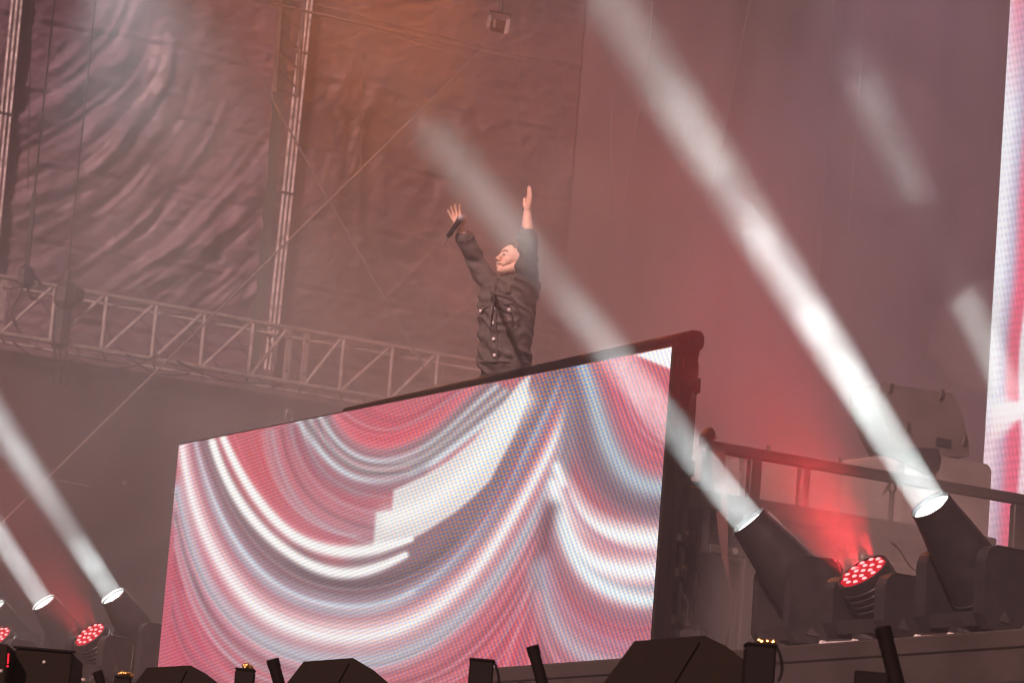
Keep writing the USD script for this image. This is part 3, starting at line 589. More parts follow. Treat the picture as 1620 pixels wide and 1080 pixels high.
def yoke_parts(t, base_z, pivot, T, arm_h, arm_w, gap, mat='black_plastic'):
    """base and U-shaped yoke; the tilt axis is T's level x"""
    R_ = np.eye(4); ex = T[:3, 0]; R_[:3, 0] = ex; R_[:3, 1] = np.cross([0, 0, 1.0], ex); R_[:3, 3] = (pivot[0], pivot[1], 0)
    def put(name, m, mat_, par, smooth=False): m = m.copy(); m.apply_transform(R_); return mesh(name, m, mat_, par, smooth)
    pz = pivot[2]
    b = put('base', box((0, 0, base_z + .055), (.44, .48, .104), .025), mat, t)
    for s in (-1, 1):
        put('handle', cat_(box((0, s * .262, base_z + .07), (.26, .03, .035), .01), box((.14, s * .255, base_z + .07), (.03, .05, .055), .01), box((-.14, s * .255, base_z + .07), (.03, .05, .055), .01)), 'white_case', b)
        for q in (-1, 1): put('foot', box((.16 * q, s * .18, base_z + .0015), (.05, .05, .003)), 'black_cloth', b)
    put('pan_collar', rod((0, 0, base_z + .108), (0, 0, base_z + .15), .12, 20), mat, t)
    w2 = arm_w / 2
    put('yoke_bridge', prism([(-w2 * .7, 0), (w2 * .7, 0), (w2 * .8, .08), (-w2 * .8, .08)], 2 * gap - .004, [(0, 1, 0), (0, 0, 1), (1, 0, 0)], (-gap + .002, 0, base_z + .152)), mat, t)
    h = pz + arm_h * .36 - base_z - .13
    poly = [(-w2 * .66, 0), (w2 * .66, 0), (w2 * .97, .085), (w2, h - .08)]
    poly += [(w2 - .08 + .08 * math.cos(a), h - .08 + .08 * math.sin(a)) for a in np.radians([20, 45, 70, 90])]
    poly += [(-w2 * .55, h)] + [(-w2 * .55 - .45 * w2 * math.sin(a), h - .10 * (1 - math.cos(a))) for a in np.radians([25, 50, 75, 90])] + [(-w2 * .97, .085)]
    for s in (-1, 1):
        x0 = s * (gap + .045) - .045
        arm = put('yoke_arm', prism(poly, .09, [(0, 1, 0), (0, 0, 1), (1, 0, 0)], (x0, 0, base_z + .13)), mat, t)
        xo = s * (gap + .0915)
        edge = [(xo, y_, base_z + .13 + z_) for y_, z_ in poly[3:9]]
        put('arm_rim', tube([(xo, w2 * .97, base_z + .22)] + edge, .005, 6), 'dark_steel', arm)
        put('grip', prism([(-.06, .05), (.07, .05), (-.03, .055), (-.01, .15)] if False else [(-.05, .05), (.035, .046), (-.012, .11)], .004, [(0, 1, 0), (0, 0, 1), (1, 0, 0)], (xo - .002 + s * .003, 0, base_z + .13)), 'dark_steel', arm)

def beam_lamp(a, b, toward, z, label, inten, scale=1.0, base_z=RISER, cone=2.4, rad=.100, rim='black_plastic'):
    """moving-head beam lamp: lens at photo point a at depth z, its beam running to photo point b"""
    L = P(*a, z); ax = beam_axis(a, b, toward)
    loc = np.array([L[0], L[1], base_z])
    t = thing('beam_lamp', label, 'stage lamp', (0, 0, 0), group='white beam moving heads')
    T = axis_frame(L, ax); s = scale
    # head along -z from the lens: cone that widens to the rear, hollow at the front
    prof = [(0.0, -.80), (.11, -.80), (.165, -.775), (.193, -.71), (.190, -.58), (.172, -.40), (.148, -.20), (.124, -.045), (.120, 0.0), (.115, .002), (.113, -.02), (.112, -.16), (0.0, -.165)]
    m = revolve([(r * s, q * s) for r, q in prof], 40); m.apply_transform(T); hd = mesh('head', m, 'black_plastic', t, smooth=35)
    m = revolve([(.1155 * s, .0035 * s), (.121 * s, .003 * s), (.122 * s, .012 * s), (.119 * s, .018 * s), (.1155 * s, .016 * s), (.1155 * s, .0035 * s)], 40); m.apply_transform(T); mesh('front_rim', m, rim, t, smooth=40)
    m = revolve([(0.0, -.004 * s), (.1115 * s, -.010 * s)], 40); m.apply_transform(T); mesh('lens', m, 'lens_glow', t)
    # straight cover rail on the upper flank, vents at the tail
    side = np.array([0, 1.0, 0]) if (T[:3, 1] @ RT) > 0 else np.array([0, -1.0, 0])
    for q0, q1 in ((-.03, -.14), (-.16, -.66)):
        r0_, r1_ = .120 + abs(q0) * .11, .121 + abs(q1) * .115
        R_ = rod(side * (r0_ * s) + (0, 0, q0 * s), side * (r1_ * s) + (0, 0, q1 * s), .020 * s, 8); R_.apply_transform(T); mesh('cover_rail', R_, 'wire_steel', hd)
    for k in range(4):
        V2 = revolve([(.190 * s, (-.56 - .03 * k) * s), (.197 * s, (-.565 - .03 * k) * s), (.197 * s, (-.575 - .03 * k) * s), (.189 * s, (-.58 - .03 * k) * s)], 32); V2.apply_transform(T); mesh('vent_rib', V2, 'black_plastic', hd, smooth=40)
    pv = L - ax * .46 * s
    yoke_parts(t, base_z, (pv[0], pv[1], pv[2]), T, .33, .33 * s, .205 * s)
    spot(t, 'beam', L - ax * .105 * s, ax, rad * s, cone, .45, inten, (.86, 1.0, .98))
    return t, L, ax
def wash_lamp(a, b, toward, z, label, inten, base_z=RISER, rad_=.155):
    L = P(*a, z); ax = beam_axis(a, b, toward); T = axis_frame(L, ax)
    t = thing('wash_lamp', label, 'stage lamp', (0, 0, 0), group='red wash moving heads')
    s = rad_ / .16
    prof = [(0.0, -.30), (.11, -.295), (.150, -.25), (.163, -.16), (.168, -.03), (.166, 0.004), (.158, .006), (.156, -.012), (0.0, -.013)]
    m = revolve([(r * s, q * s) for r, q in prof], 40); m.apply_transform(T); hd = mesh('head', m, 'black_plastic', t, smooth=35)
    for q in (-.06, -.10, -.14, -.18):
        V2 = revolve([(.166 * s, q * s), (.173 * s, (q - .006) * s), (.173 * s, (q - .016) * s), (.163 * s, (q - .022) * s)], 32); V2.apply_transform(T); mesh('cooling_rib', V2, 'black_plastic', hd, smooth=40)
    cells = [(0, 0)] + [(.062 * math.cos(k * math.pi / 3), .062 * math.sin(k * math.pi / 3)) for k in range(6)] + [(.119 * math.cos(k * math.pi / 6 + .26), .119 * math.sin(k * math.pi / 6 + .26)) for k in range(12)]
    for cx, cy in cells:
        rim = revolve([(0.0, -.010), (.0295, -.010), (.0305, .004), (.027, .007), (.022, .002), (0.0, -.002)], 12); rim.apply_scale(s); rim.apply_translation((cx * s, cy * s, 0)); rim.apply_transform(T)
        c = mesh('led_cell', rim, 'led_red', hd)
        core = revolve([(0.0, .014), (.012, .011), (.021, .0035)], 12); core.apply_scale(s * np.array([1, .62, 1])); core.apply_translation((cx * s, cy * s + .008 * s, 0)); core.apply_transform(T); 
        mesh('led_core', core, 'led_hot', t)
    pv = L - ax * .16 * s
    yoke_parts(t, base_z, (pv[0], pv[1], pv[2]), T, .26, .34 * s, .185 * s)
    for k in range(7):
        o_ = (T[:3, 0] * math.cos(k * math.pi / 3 + .3) + T[:3, 1] * math.sin(k * math.pi / 3 + .3)) * (.105 if k else 0)
        spot(t, f'wash_{"abcdefg"[k]}', L + ax * .05 + o_, ax, .003, 28.0, 1.0, inten / 7, (1.0, .035, .045))
    return t
BI, WI = 23500.0, 430.0
_, LW2, AW2 = beam_lamp((1474, 801), (945, 0), .27, 21.4, 'nearest white beam lamp at far right, throwing the longest bright beam', BI)
_, LW1, AW1 = beam_lamp((1186, 826), (700, 230), .10, 23.0, 'white beam lamp just right of the big screen, its beam crossing the singer', BI * .8)
_, LW3, AW3 = beam_lamp((1668, 772), (1395, 225), .20, 24.5, 'beam lamp behind the rack past the right edge, its beam lighting smoke wisps', BI * .085, base_z=P(1668, 772, 24.5)[2] - .8)
tw = thing('lamp_stand', 'black box stand carrying the beam lamp past the right edge', 'stand', (LW3[0], LW3[1] + .25, 0))
mesh('box', box((0, 0, (FLOOR + LW3[2] - .804) / 2), (.8, .9, LW3[2] - .804 - FLOOR - .004), .01), 'black_paint', tw); mesh('top_plate', box((0, 0, LW3[2] - .802), (.84, .94, .003)), 'riser_black', tw)
def along(L, ax, y):
    """the point of a beam that stands at height y in the photo"""
    lo_, hi_ = 0.0, 14.0
    for _ in range(50):
        m_ = (lo_ + hi_) / 2
        if to_px(L + ax * m_)[1] > y: lo_ = m_
        else: hi_ = m_
    return L + ax * lo_
for k, (L_, A_, y_, r_, de) in enumerate(((LW2, AW2, 690, .60, .020), (LW2, AW2, 590, .48, .042), (LW2, AW2, 440, .50, .026), (LW1, AW1, 765, .40, .022), (LW1, AW1, 560, .55, .010), (LW1, AW1, 300, .60, .016), (LW2, AW2, 290, .75, .020), (LW2, AW2, 110, .85, .022),
                                          (LW3, AW3, 545, .42, .40), (LW3, AW3, 225, .50, .20), (LW3, AW3, 130, .35, .10))):
    puff(f'billow_{"abcdefghijkl"[k]}', along(L_, A_, y_), (r_, r_, r_ * 1.1), de, scale=2.3, edge=.25, noise=1.1, seed=3.1 * k)
wash_lamp((1365, 904), (1195, 620), .27, 22.2, 'red wash lamp with nineteen glowing cells between the two right beam lamps', WI)
RL = RISER + .322
beam_lamp((180, 944), (0, 649), .28, 34.5, 'white beam lamp on the left, nearest to the edge of the big screen', BI * 1.25, base_z=RL, rim='lens_rim', cone=2.9)
beam_lamp((70, 954), (-105, 667), .28, 36.0, 'white beam lamp second from the left edge', BI * 1.25, base_z=RL, rim='lens_rim', cone=2.9)
beam_lamp((-8, 962), (-183, 675), .28, 37.3, 'white beam lamp cut by the left edge of the picture', BI * 1.2, base_z=RL, rim='lens_rim', cone=2.9)
wash_lamp((142, 1003), (0, 770), .40, 33.5, 'red wash lamp at the left below the beam lamps', WI * .55, base_z=RL)
wash_lamp((-6, 1008), (-140, 775), .40, 35.2, 'red wash lamp cut by the left edge of the picture', WI * .4, base_z=RL)
# warm and cold flood lamps hanging from the roof just over the picture, whose light fills the smoke at the top
def flood(px_, z, aim_px, aim_z, label, color, inten, cone):
    L = P(*px_, z); ax = P(*aim_px, aim_z) - L; ax /= np.linalg.norm(ax); T = axis_frame(L, ax)
    t = thing('roof_lamp', label, 'stage lamp', (0, 0, 0))
    m = revolve([(0, -.34), (.10, -.33), (.14, -.25), (.15, 0), (.14, .002), (.135, -.02), (.06, -.2), (0, -.2)], 28); m.apply_transform(T); hd_ = mesh('can', m, 'black_paint', t, 35)
    m = rod((-.16, 0, -.12), (-.16, 0, -.12) + np.array([0.001, 0, .3]), .01, 6); m.apply_transform(T)
    mesh('yoke', tube([L - ax * .12 + (-.17, 0, 0), L - ax * .12 + (-.17, 0, .3), L - ax * .12 + (.17, 0, .3), L - ax * .12 + (.17, 0, 0)], .012, 6), 'dark_steel', t)
    mesh('hook_clamp', rod(L - ax * .12 + (0, 0, .3), L - ax * .12 + (0, 0, .75), .02, 8), 'dark_steel', t)
    spot(t, 'lamp', L - ax * .05, ax, .05, cone, 1.0, inten, color)
flood((600, -170), 33.0, (640, 420), 31.0, 'roof lamp with orange light hanging over the top centre', (1.0, .22, .02), 400.0, 50)
flood((330, -190), 36.0, (420, 330), 34.5, 'roof lamp with amber light hanging over the left tarpaulin', (1.0, .34, .05), 240.0, 46)
flood((180, -130), 37.0, (260, 260), 36.0, 'roof lamp with cold white light hanging at the upper left', (.85, .95, 1.0), 700.0, 36)
flood((1010, -200), 30.0, (960, 560), 28.0, 'roof lamp with red light hanging over the long beam', (1.0, .12, .07), 45.0, 50)
flood((1480, -230), 31.0, (1430, 420), 32.0, 'roof lamp with violet light hanging over the upper right', (.62, .42, 1.0), 150.0, 48)

# ------------------------------------------------------------------ gear at the right
def frame_rail():
    t = thing('guard_rail', 'dark square tube guard rail running back from the screen to the right edge', 'rail', (0, 0, 0))
    Xg = P(1125, 705, 24.6)[0]
    A, B = on_x(1120, 705, Xg), on_x(1640, 790, Xg)
    zt_ = A[2]; yA, yB = A[1], B[1] + .6
    mesh('top_bar', bx((Xg - .03, yA, zt_ - .035), (Xg + .03, yB, zt_ + .035), .008), 'black_paint', t)
    zl = on_x(1130, 868, Xg)[2]
    mesh('lower_bar', bx((Xg - .025, yA + .05, zl - .03), (Xg + .025, yA + .62, zl + .03), .008), 'black_paint', t)
    mesh('post', bx((Xg - .03, yA - .025, zl - .04), (Xg + .03, yA + .045, zt_ - .037), .008), 'black_paint', t)
    y2 = on_x(1192, 760, Xg)[1]
    mesh('post', bx((Xg - .028, y2 - .045, zl + .032), (Xg + .028, y2 + .045, zt_ - .037), .008), 'black_paint', t)
    mesh('post', bx((Xg - .028, y2 - .045, FLOOR + .003), (Xg + .028, y2 + .045, zl - .032), .008), 'black_paint', t)
    for x, y in ((1610, 850),):
        y3 = on_x(x, y, Xg)[1]; mesh('post', bx((Xg - .03, y3 - .06, FLOOR + .003), (Xg + .03, y3 + .06, zt_ - .037), .008), 'black_paint', t)
    y4 = on_x(1410, 800, Xg)[1]
    mesh('post', bx((Xg - .014, y4 - .014, FLOOR + .003), (Xg + .014, y4 + .014, zt_ - .037), .003), 'black_paint', t)
    mesh('collar', rod((Xg, y4, zt_ - .09), (Xg, y4, zt_ - .045), .028, 10), 'dark_steel', t)
    for py in (1130, 1215, 1330): yq = on_x(py, 720, Xg)[1]; mesh('bolt', rod((Xg, yq, zt_ + .036), (Xg, yq, zt_ + .07), .014, 8), 'bright_metal', t)
    yq = on_x(1158, 870, Xg)[1]; mesh('bolt', rod((Xg + .026, yq, zl), (Xg + .04, yq, zl), .022, 8), 'bright_metal', t)
    mesh('end_cap', prism([(0, -.06), (.035, .03), (.0, .07), (-.05, .02), (-.05, -.06)], .06, [(0, 1, 0), (0, 0, 1), (1, 0, 0)], (Xg - .03, yA, zt_ + .05)), 'black_paint', t)
    # twisted webbing strap hung over the bar
    pc = [(1136, 712), (1138, 760), (1143, 830), (1150, 900), (1158, 950), (1152, 1000), (1150, 1045)]; wv_ = [.075, .075, .06, .045, .012, .055, .075]
    cu = spline([on_x(x, y, Xg + .05) for x, y in pc], 40); ww = np.interp(np.linspace(0, 1, 40), np.linspace(0, 1, len(wv_)), wv_); tw = np.linspace(.1, 2.6, 40)
    g = np.array([[c + (.5 * w * math.cos(a_) * s_) * np.array([0, 1, 0]) + (.5 * w * math.sin(a_) * s_) * np.array([1, 0, 0]) for s_ in (-1, 1)] for c, w, a_ in zip(cu, ww * 1.2, tw)])
    g2 = np.concatenate([g, g[:, ::-1] + np.array([.004, 0, 0])], 1); 
    mesh('webbing_strap', grid_mesh(np.concatenate([g2, g2[:, :1]], 1)), 'strap_web', smooth=True, label='twisted dark red webbing strap hanging from the guard rail beside the screen', cat='strap')
frame_rail()

def flight_case(name, label, lo, hi, cat='flight case', mat='case_black', edges=True, rows=(), latches=True, group=None):
    """case with metal edge extrusions, ball corners and butterfly latches on the +X and -Y faces"""
    lo, hi = np.asarray(lo, float), np.asarray(hi, float)
    t = thing(name, label, cat, (0, 0, 0), group=group)
    mesh('body', bx(lo, hi, .006), mat, t)
    e = .014
    for z in (lo[2], hi[2]):
        mesh('edge_strip', bx((hi[0] - e, lo[1], z - e if z > lo[2] else z), (hi[0] + .004, hi[1], z + .004 if z > lo[2] else z + e)), 'aluminium', t)
        mesh('edge_strip', bx((lo[0], lo[1] - .004, z - e if z > lo[2] else z), (hi[0] - e - .002, lo[1] + e, z + .004 if z > lo[2] else z + e)), 'aluminium', t)
    for y in (lo[1], hi[1]):
        mesh('edge_strip', bx((hi[0] - e, y - .004 if y == lo[1] else y - e, lo[2] + e + .002), (hi[0] + .0045, y + e if y == lo[1] else y + .004, hi[2] - e - .002)), 'aluminium', t)
    for y in (lo[1], hi[1]):
        for z in (lo[2], hi[2]): mesh('ball_corner', trimesh.creation.icosphere(1, .030).apply_translation((hi[0], y, z)), 'bright_metal', t)
    for z in rows: mesh('lid_strip', bx((hi[0] - .002, lo[1] + .02, z - .012), (hi[0] + .006, hi[1] - .02, z + .012)), 'aluminium', t)
    if latches:
        for k in (.25, .75):
            y = lo[1] + (hi[1] - lo[1]) * k; z = rows[0] if rows else lo[2] + .7 * (hi[2] - lo[2])
            mesh('latch', cat_(bx((hi[0] + .0065, y - .05, z - .055), (hi[0] + .012, y + .05, z + .055)), bx((hi[0] + .0125, y - .012, z - .03), (hi[0] + .02, y + .012, z + .03))), 'bright_metal', t)
    return t
def at(x, y, z): return P(x, y, z)
# wide dark case behind the rail, its face rising behind the strap
a = P(1080, 858, 25.6); b = P(1320, 1060, 25.6)
flight_case('flight_case', 'tall dark flight case with rough metal edges right behind the screen side', (a[0] - .9, a[1] + .12, FLOOR + .003), (a[0], a[1] + .62, a[2]), mat='cover_cloth')
a = P(1385, 885, 24.6)
flight_case('flight_case', 'dark flight case with metal edges and latches behind the red wash lamp', (a[0] - .9, a[1] - .1, FLOOR + .003), (a[0], a[1] + .95, a[2]), rows=(a[2] - .33,))
a = P(1230, 735, 26.4)
flight_case('flight_case', 'dark case with pale strips stacked high behind the rail, left of the red haze', (a[0] - .8, a[1] - .30, a[2] - .75), (a[0], a[1] + .95, a[2] + .03), mat='cover_cloth', latches=False)
flight_case('flight_case', 'large dark case carrying the stacked case behind the rail', (a[0] - .8, a[1] - .36, FLOOR + .003), (a[0] + .02, a[1] + 1.0, a[2] - .755), mat='case_black', rows=(a[2] - 1.1,), latches=False)
a = P(1096, 790, 25.2)
t = thing('yellow_box', 'small dull yellow box beside the right edge of the screen', 'box', a)
mesh('body', box((0, 0, 0), (.2, .24, .16), .015), 'yellow_paint', t); mesh('lid', box((0, 0, .095), (.21, .25, .025), .008), 'dark_steel', t)
for k, (x, y0p, y1p, z__, lab) in enumerate(((1272, 742, 1015, 25.6, 'dark upright scaffold post behind the rail, left of the red wash lamp'), (1246, 800, 1015, 25.2, 'short dark upright post beside the scaffold post behind the rail'))):
    c0 = P(x, y0p, z__)
    t = thing('scaffold_post', lab, 'post', (c0[0], c0[1], FLOOR))
    mesh('tube', rod((0, 0, .012), (0, 0, c0[2] - FLOOR), .045, 12), 'black_paint', t); mesh('base_plate', box((0, 0, .006), (.15, .15, .012), .003), 'dark_steel', t); mesh('collar', rod((0, 0, .5), (0, 0, .56), .055, 12), 'dark_steel', t)
for k, (pp, lab) in enumerate((([(1085, 880), (1105, 910), (1098, 960), (1120, 1000)], 'thin cable running down the face of the tall case by the screen'), ([(1215, 985), (1235, 1000), (1262, 1004), (1300, 1012)], 'black power lead lying between the right beam lamp bases'), ([(1420, 1002), (1440, 990), (1452, 1000), (1470, 1014)], 'short black lead looping from the wash lamp base'))):
    c = [P(x, y, 23.3 if k else 24.9) for x, y in pp]
    mesh('cable', tube(spline(c, 24), .007, 6), 'chain_black', label=lab, cat='cable')
# covered block and speaker
a = P(1440, 722, 25.4); b = P(1570, 735, 25.4)
X_ = P(1125, 705, 24.6)[0] - .55; a = on_x(1500, 728, X_); y0_, y1_ = on_x(1432, 720, X_)[1], on_x(1569, 740, X_)[1]
t = thing('covered_rack', 'tall equipment rack under a dark cloth cover carrying the wedge speaker', 'rack', (0, 0, 0))
mesh('cover', prism(rounded(y1_ - y0_, a[2] + .02 - FLOOR, .06), 1.0, [(0, 1, 0), (0, 0, 1), (1, 0, 0)], (X_ - 1.0, (y0_ + y1_) / 2, (a[2] + .02 + FLOOR) / 2 + .003)), 'cover_cloth', t)
mesh('cover_flap', prism([(-.48, -.04), (-.1, .03), (.12, .055), (.11, -.05), (.04, -.14), (-.2, -.07)], .03, [(0, 1, 0), (0, 0, 1), (1, 0, 0)], (X_ + .005, y0_ + .14, a[2] + .01)), 'black_cloth', t)
mesh('seam', tube([(X_ + .008, y0_ + .16, a[2] + .03), (X_ + .012, y0_ + .155, a[2] - .02), (X_ + .006, y0_ + .08, a[2] - .16)], .009, 6), 'wire_steel', t)
Xs = X_ - .12; q0, q1, q2, q3 = on_x(1392, 606, Xs), on_x(1508, 624, Xs), on_x(1534, 724, Xs), on_x(1425, 722, Xs)
q4, q5 = on_x(1390, 640, Xs), on_x(1408, 690, Xs)
t = thing('speaker_cabinet', 'large wedge-shaped speaker cabinet on top of the covered rack at right', 'speaker', (0, 0, 0))
pr = lambda q: (q[1], q[2])
poly = Polygon([pr(q5), pr(q4), pr(q0), pr(q1), pr(on_x(1522, 655, Xs)), pr(on_x(1533, 700, Xs)), pr(q2), pr(q3)]).buffer(-.02).buffer(.02)
mesh('body', prism(list(poly.exterior.coords)[:-1], .34, [(0, 1, 0), (0, 0, 1), (1, 0, 0)], (Xs - .34, 0, .006)), 'speaker_black', t)
for x, y in ((1409, 612), (1490, 622), (1436, 675), (1526, 695)):
    c = on_x(x, y, Xs)
    mesh('fitting', cat_(box((Xs + .006, c[1], c[2]), (.012, .035, .055), .004), box((Xs + .012, c[1] - .015, c[2] - .03), (.01, .03, .03), .004)), 'dark_steel', t)
c = on_x(1492, 700, Xs); mesh('name_plate', box((Xs + .004, c[1], c[2]), (.008, .13, .06), .002), 'black_plastic', t)
# cable loop and bright bits beside the screen foot
c = [P(x, y, 24.6) for x, y in ((1053, 921), (1072, 932), (1087, 950), (1086, 972), (1081, 991), (1068, 982), (1052, 973))]
mesh('cable_loop', tube(spline(c, 40), .006, 6), 'wire_steel', label='thin cable looping out from the side of the screen', cat='cable')
c = [P(x, y, 23.6) for x, y in ((1409, 858), (1425, 872), (1440, 895), (1462, 905))]
mesh('cable', tube(spline(c, 24), .006, 6), 'chain_black', label='thin black cable dangling in front of the latched flight case', cat='cable')
t = thing('floor_box', 'pale stage power box low beside the screen foot', 'box', P(1081, 1002, 24.7))
mesh('body', box((0, 0, -.1), (.14, .17, .26), .01), 'white_case', t); mesh('plug', prism([(-.04, 0), (.05, 0), (-.02, .10)], .05, [(0, 1, 0), (0, 0, 1), (1, 0, 0)], (-.02, -.01, .05)), 'white_case', t)
t = thing('marker_strip', 'short pale upright strip at the foot of the screen edge', 'strip', P(1056, 975, 24.35))
mesh('strip', box((0, 0, 0), (.02, .022, .14), .004), 'white_case', t); mesh('strip_end', box((0, -.004, -.17), (.02, .02, .10), .004), 'yellow_paint', t)
c = on_x(457, 652, XT - .15)
t = thing('hanging_clamp', 'small pale clamp hanging in the dark under the truss', 'clamp', c)
mesh('jaw', tube([(0, -.04, -.09), (0, -.035, .05), (0, .04, .06), (0, .045, -.09)], .006, 6), 'bright_metal', t); mesh('bar', tube([(0, -.03, .0), (0, -.01, .03), (0, .01, .03), (0, .035, .0)], .006, 6), 'bright_metal', t)
for k, (x, y) in enumerate(((197, 763), (272, 775))):
    c = on_x(x, y, XT - .1); s_ = .018
    mesh('drape_eyelet', tube([c + (0, -s_, -s_), c + (0, s_, -s_), c + (0, s_, s_), c + (0, -s_, s_), c + (0, -s_, -s_)], .004, 6), 'wire_steel', label=['small square metal eyelet on the drape left of the screen', 'square metal eyelet on the drape right at the screen corner'][k], cat='eyelet')

# ------------------------------------------------------------------ performer
def chain_solid(parts, L=.014, it=8):
    """parts: lists of (point, radius): each list is hulled pairwise; everything becomes one smooth surface"""
    sph = {}
    def ball(p, r):
        return manifold3d.Manifold.sphere(float(r), 20).translate([float(x) for x in p])
    ms = []
    for ch in parts:
        for (p, r), (q, s) in zip(ch[:-1], ch[1:]): ms.append(manifold3d.Manifold.batch_hull([ball(p, r), ball(q, s)]))
        if len(ch) == 1: ms.append(ball(*ch[0]))
    u = manifold3d.Manifold.batch_boolean(ms, manifold3d.OpType.Add).refine_to_length(L)
    g = u.to_mesh(); m = trimesh.Trimesh(g.vert_properties[:, :3], g.tri_verts, process=True)
    trimesh.smoothing.filter_taubin(m, iterations=it); return m
Z0 = 26.9
J = lambda x, y, tow=0.0: P(x, y, Z0 - tow)
FCE = -d0 * .85 - r0 * .53; FCE /= np.linalg.norm(FCE); UPV = np.array([0, 0, 1.0]); LFT = np.cross(UPV, FCE); HFACE = np.array([-.08, -1.0, 0]) / 1.0032
shL, elL, wrL = J(832, 454, .12), J(835, 396, .30), J(834, 337, .27)
shR, elR, wrR = J(779, 458, -.08), J(752, 412, -.10), J(729, 363, .0)
neck0, neck1 = J(809, 452, 0), J(811, 432, .03)
hips, chest, waist = J(800, 612, 0), J(803, 486, .01), J(798, 552, .01)
hipL, hipR = hips + LFT * .10, hips - LFT * .10
floorz = DECK
def leg(h, s): 
    k = h + np.array([0, .0, -.45]) + LFT * .02 * s + FCE * .03; f_ = k + LFT * .01 * s - FCE * .05; f_[2] = floorz + .09
    return [(h, .095), (k, .066), (f_, .048)], f_
hd = J(810, 414, .03)
tilt = .24                                                            # chin slightly up
hf = HFACE * math.cos(tilt) + UPV * math.sin(tilt); hf /= np.linalg.norm(hf)
hl = np.cross(UPV, HFACE); hl = hl - hf * (hl @ hf); hl /= np.linalg.norm(hl); hu = np.cross(hl, hf) * 1.0
if hu[2] < 0: hu = -hu
H = lambda l, f_, u: hd + hl * l + hf * f_ + hu * u
def hand(wr, direction, palm_n, side, curl, spread, grip=False):
    """palm, four fingers and thumb. direction: wrist to knuckles; palm_n: the way the palm faces; side: towards the thumb"""
    d_ = direction / np.linalg.norm(direction); n_ = palm_n - d_ * (palm_n @ d_); n_ /= np.linalg.norm(n_); s_ = np.cross(d_, n_); s_ *= np.sign(s_ @ side) or 1
    ch = []
    kn = [wr + d_ * .092 + s_ * o for o in (.030, .010, -.010, -.029)]
    for k_ in kn: ch.append([(wr + d_ * .012, .022), (k_, .0125)])
    for k_, ln, sp, cu in zip(kn, (.074, .082, .076, .060), (1.0, .3, -.4, -1.1), curl):
        p, dd = k_, d_ + s_ * spread * sp; dd /= np.linalg.norm(dd); ang = cu; r_ = .0098; c_ = [(p, .0115)]
        for seg in (.45, .30, .25):
            dd = dd * math.cos(ang) + n_ * math.sin(ang); dd /= np.linalg.norm(dd); p = p + dd * ln * seg * 1.08; r_ *= .93; c_.append((p, r_))
        ch.append(c_)
    b0 = wr + d_ * .028 + s_ * .024; 
    if grip: t1 = b0 + s_ * .026 + n_ * .03 + d_ * .028; t2 = t1 + n_ * .022 + d_ * .022 - s_ * .008
    else: t1 = b0 + s_ * .030 + d_ * .032 + n_ * .012; t2 = t1 + d_ * .034 + s_ * .008
    ch.append([(b0, .016), (t1, .0125), (t2, .0098)])
    return ch
# right hand (mic): fingers up, palm towards the head; left hand: open, palm inwards, edge towards the camera
RIGHTV = RT; dirL = (J(841, 292, .27) - wrL); dirR = (J(717, 330, .0) - wrR)
hL = hand(wrL, dirL, -RT * .95 - FW * .32, RT * .2 + FW, (.06, .07, .08, .10), .02)
hR = hand(wrR, dirR, RT * .2 - FW * .9, RT, (.30, .2, .2, .15), .22, grip=True)
legL, ftL = leg(hipL, 1); legR, ftR = leg(hipR, -1)
skin = [[(neck0, .062), (neck1, .058), (H(0, -.02, -.03), .07)],
        [(shL, .06), (elL, .045), (wrL + (elL - wrL) * .35, .040), (wrL, .027)], [(shR, .06), (elR, .045), (wrR + (elR - wrR) * .35, .040), (wrR, .027)],
        [(shL, .07), (shR, .07)], [(shL, .065), (chest, .098), (waist, .088), (hips, .095)], [(shR, .065), (chest, .098)], legL, legR, [(hipL, .09), (hipR, .09)]]
skin += hL + hR
# head: skull, jaw, cheeks, brow, nose, ears, chin
skin += [[(H(0, -.022, .035), .092), (H(0, .012, .030), .086)], [(H(0, -.02, .03), .088), (H(0, .045, -.075), .043)], [(H(0, .055, -.083), .030), (H(0, .068, -.090), .024)],
         [(H(.038, .052, -.02), .036)], [(H(-.038, .052, -.02), .036)], [(H(.03, .076, .026), .018), (H(-.03, .076, .026), .018)],
         [(H(0, .090, .018), .010), (H(0, .112, -.022), .0135)], [(H(.011, .098, -.026), .010), (H(-.011, .098, -.026), .010)],
         [(H(.040, .070, -.050), .022)], [(H(-.040, .070, -.050), .022)], [(H(.0, .082, -.070), .016)], [(H(0, .080, -.044), .017)]]
for s_ in (-1, 1): skin.append([(H(.056 * s_, -.012, -.045), .034), (H(.030 * s_, .045, -.080), .030), (H(0, .062, -.088), .026)])
for s_ in (-1, 1): skin.append([(H(.086 * s_, -.008, .012), .014), (H(.092 * s_, -.018, .022), .018), (H(.088 * s_, -.014, -.014), .011)])
body = chain_solid(skin, .011, 6)
per = thing('person', 'singer in dark denim jacket behind the screen, both arms raised high, smiling', 'person', (hips[0], hips[1], floorz))
off = -np.array([hips[0], hips[1], floorz])
def pm(name, m, mat, smooth=True, parent=per): m = m.copy(); m.apply_translation(off); return mesh(name, m, mat, parent, smooth)
pm('body', body, 'skin')
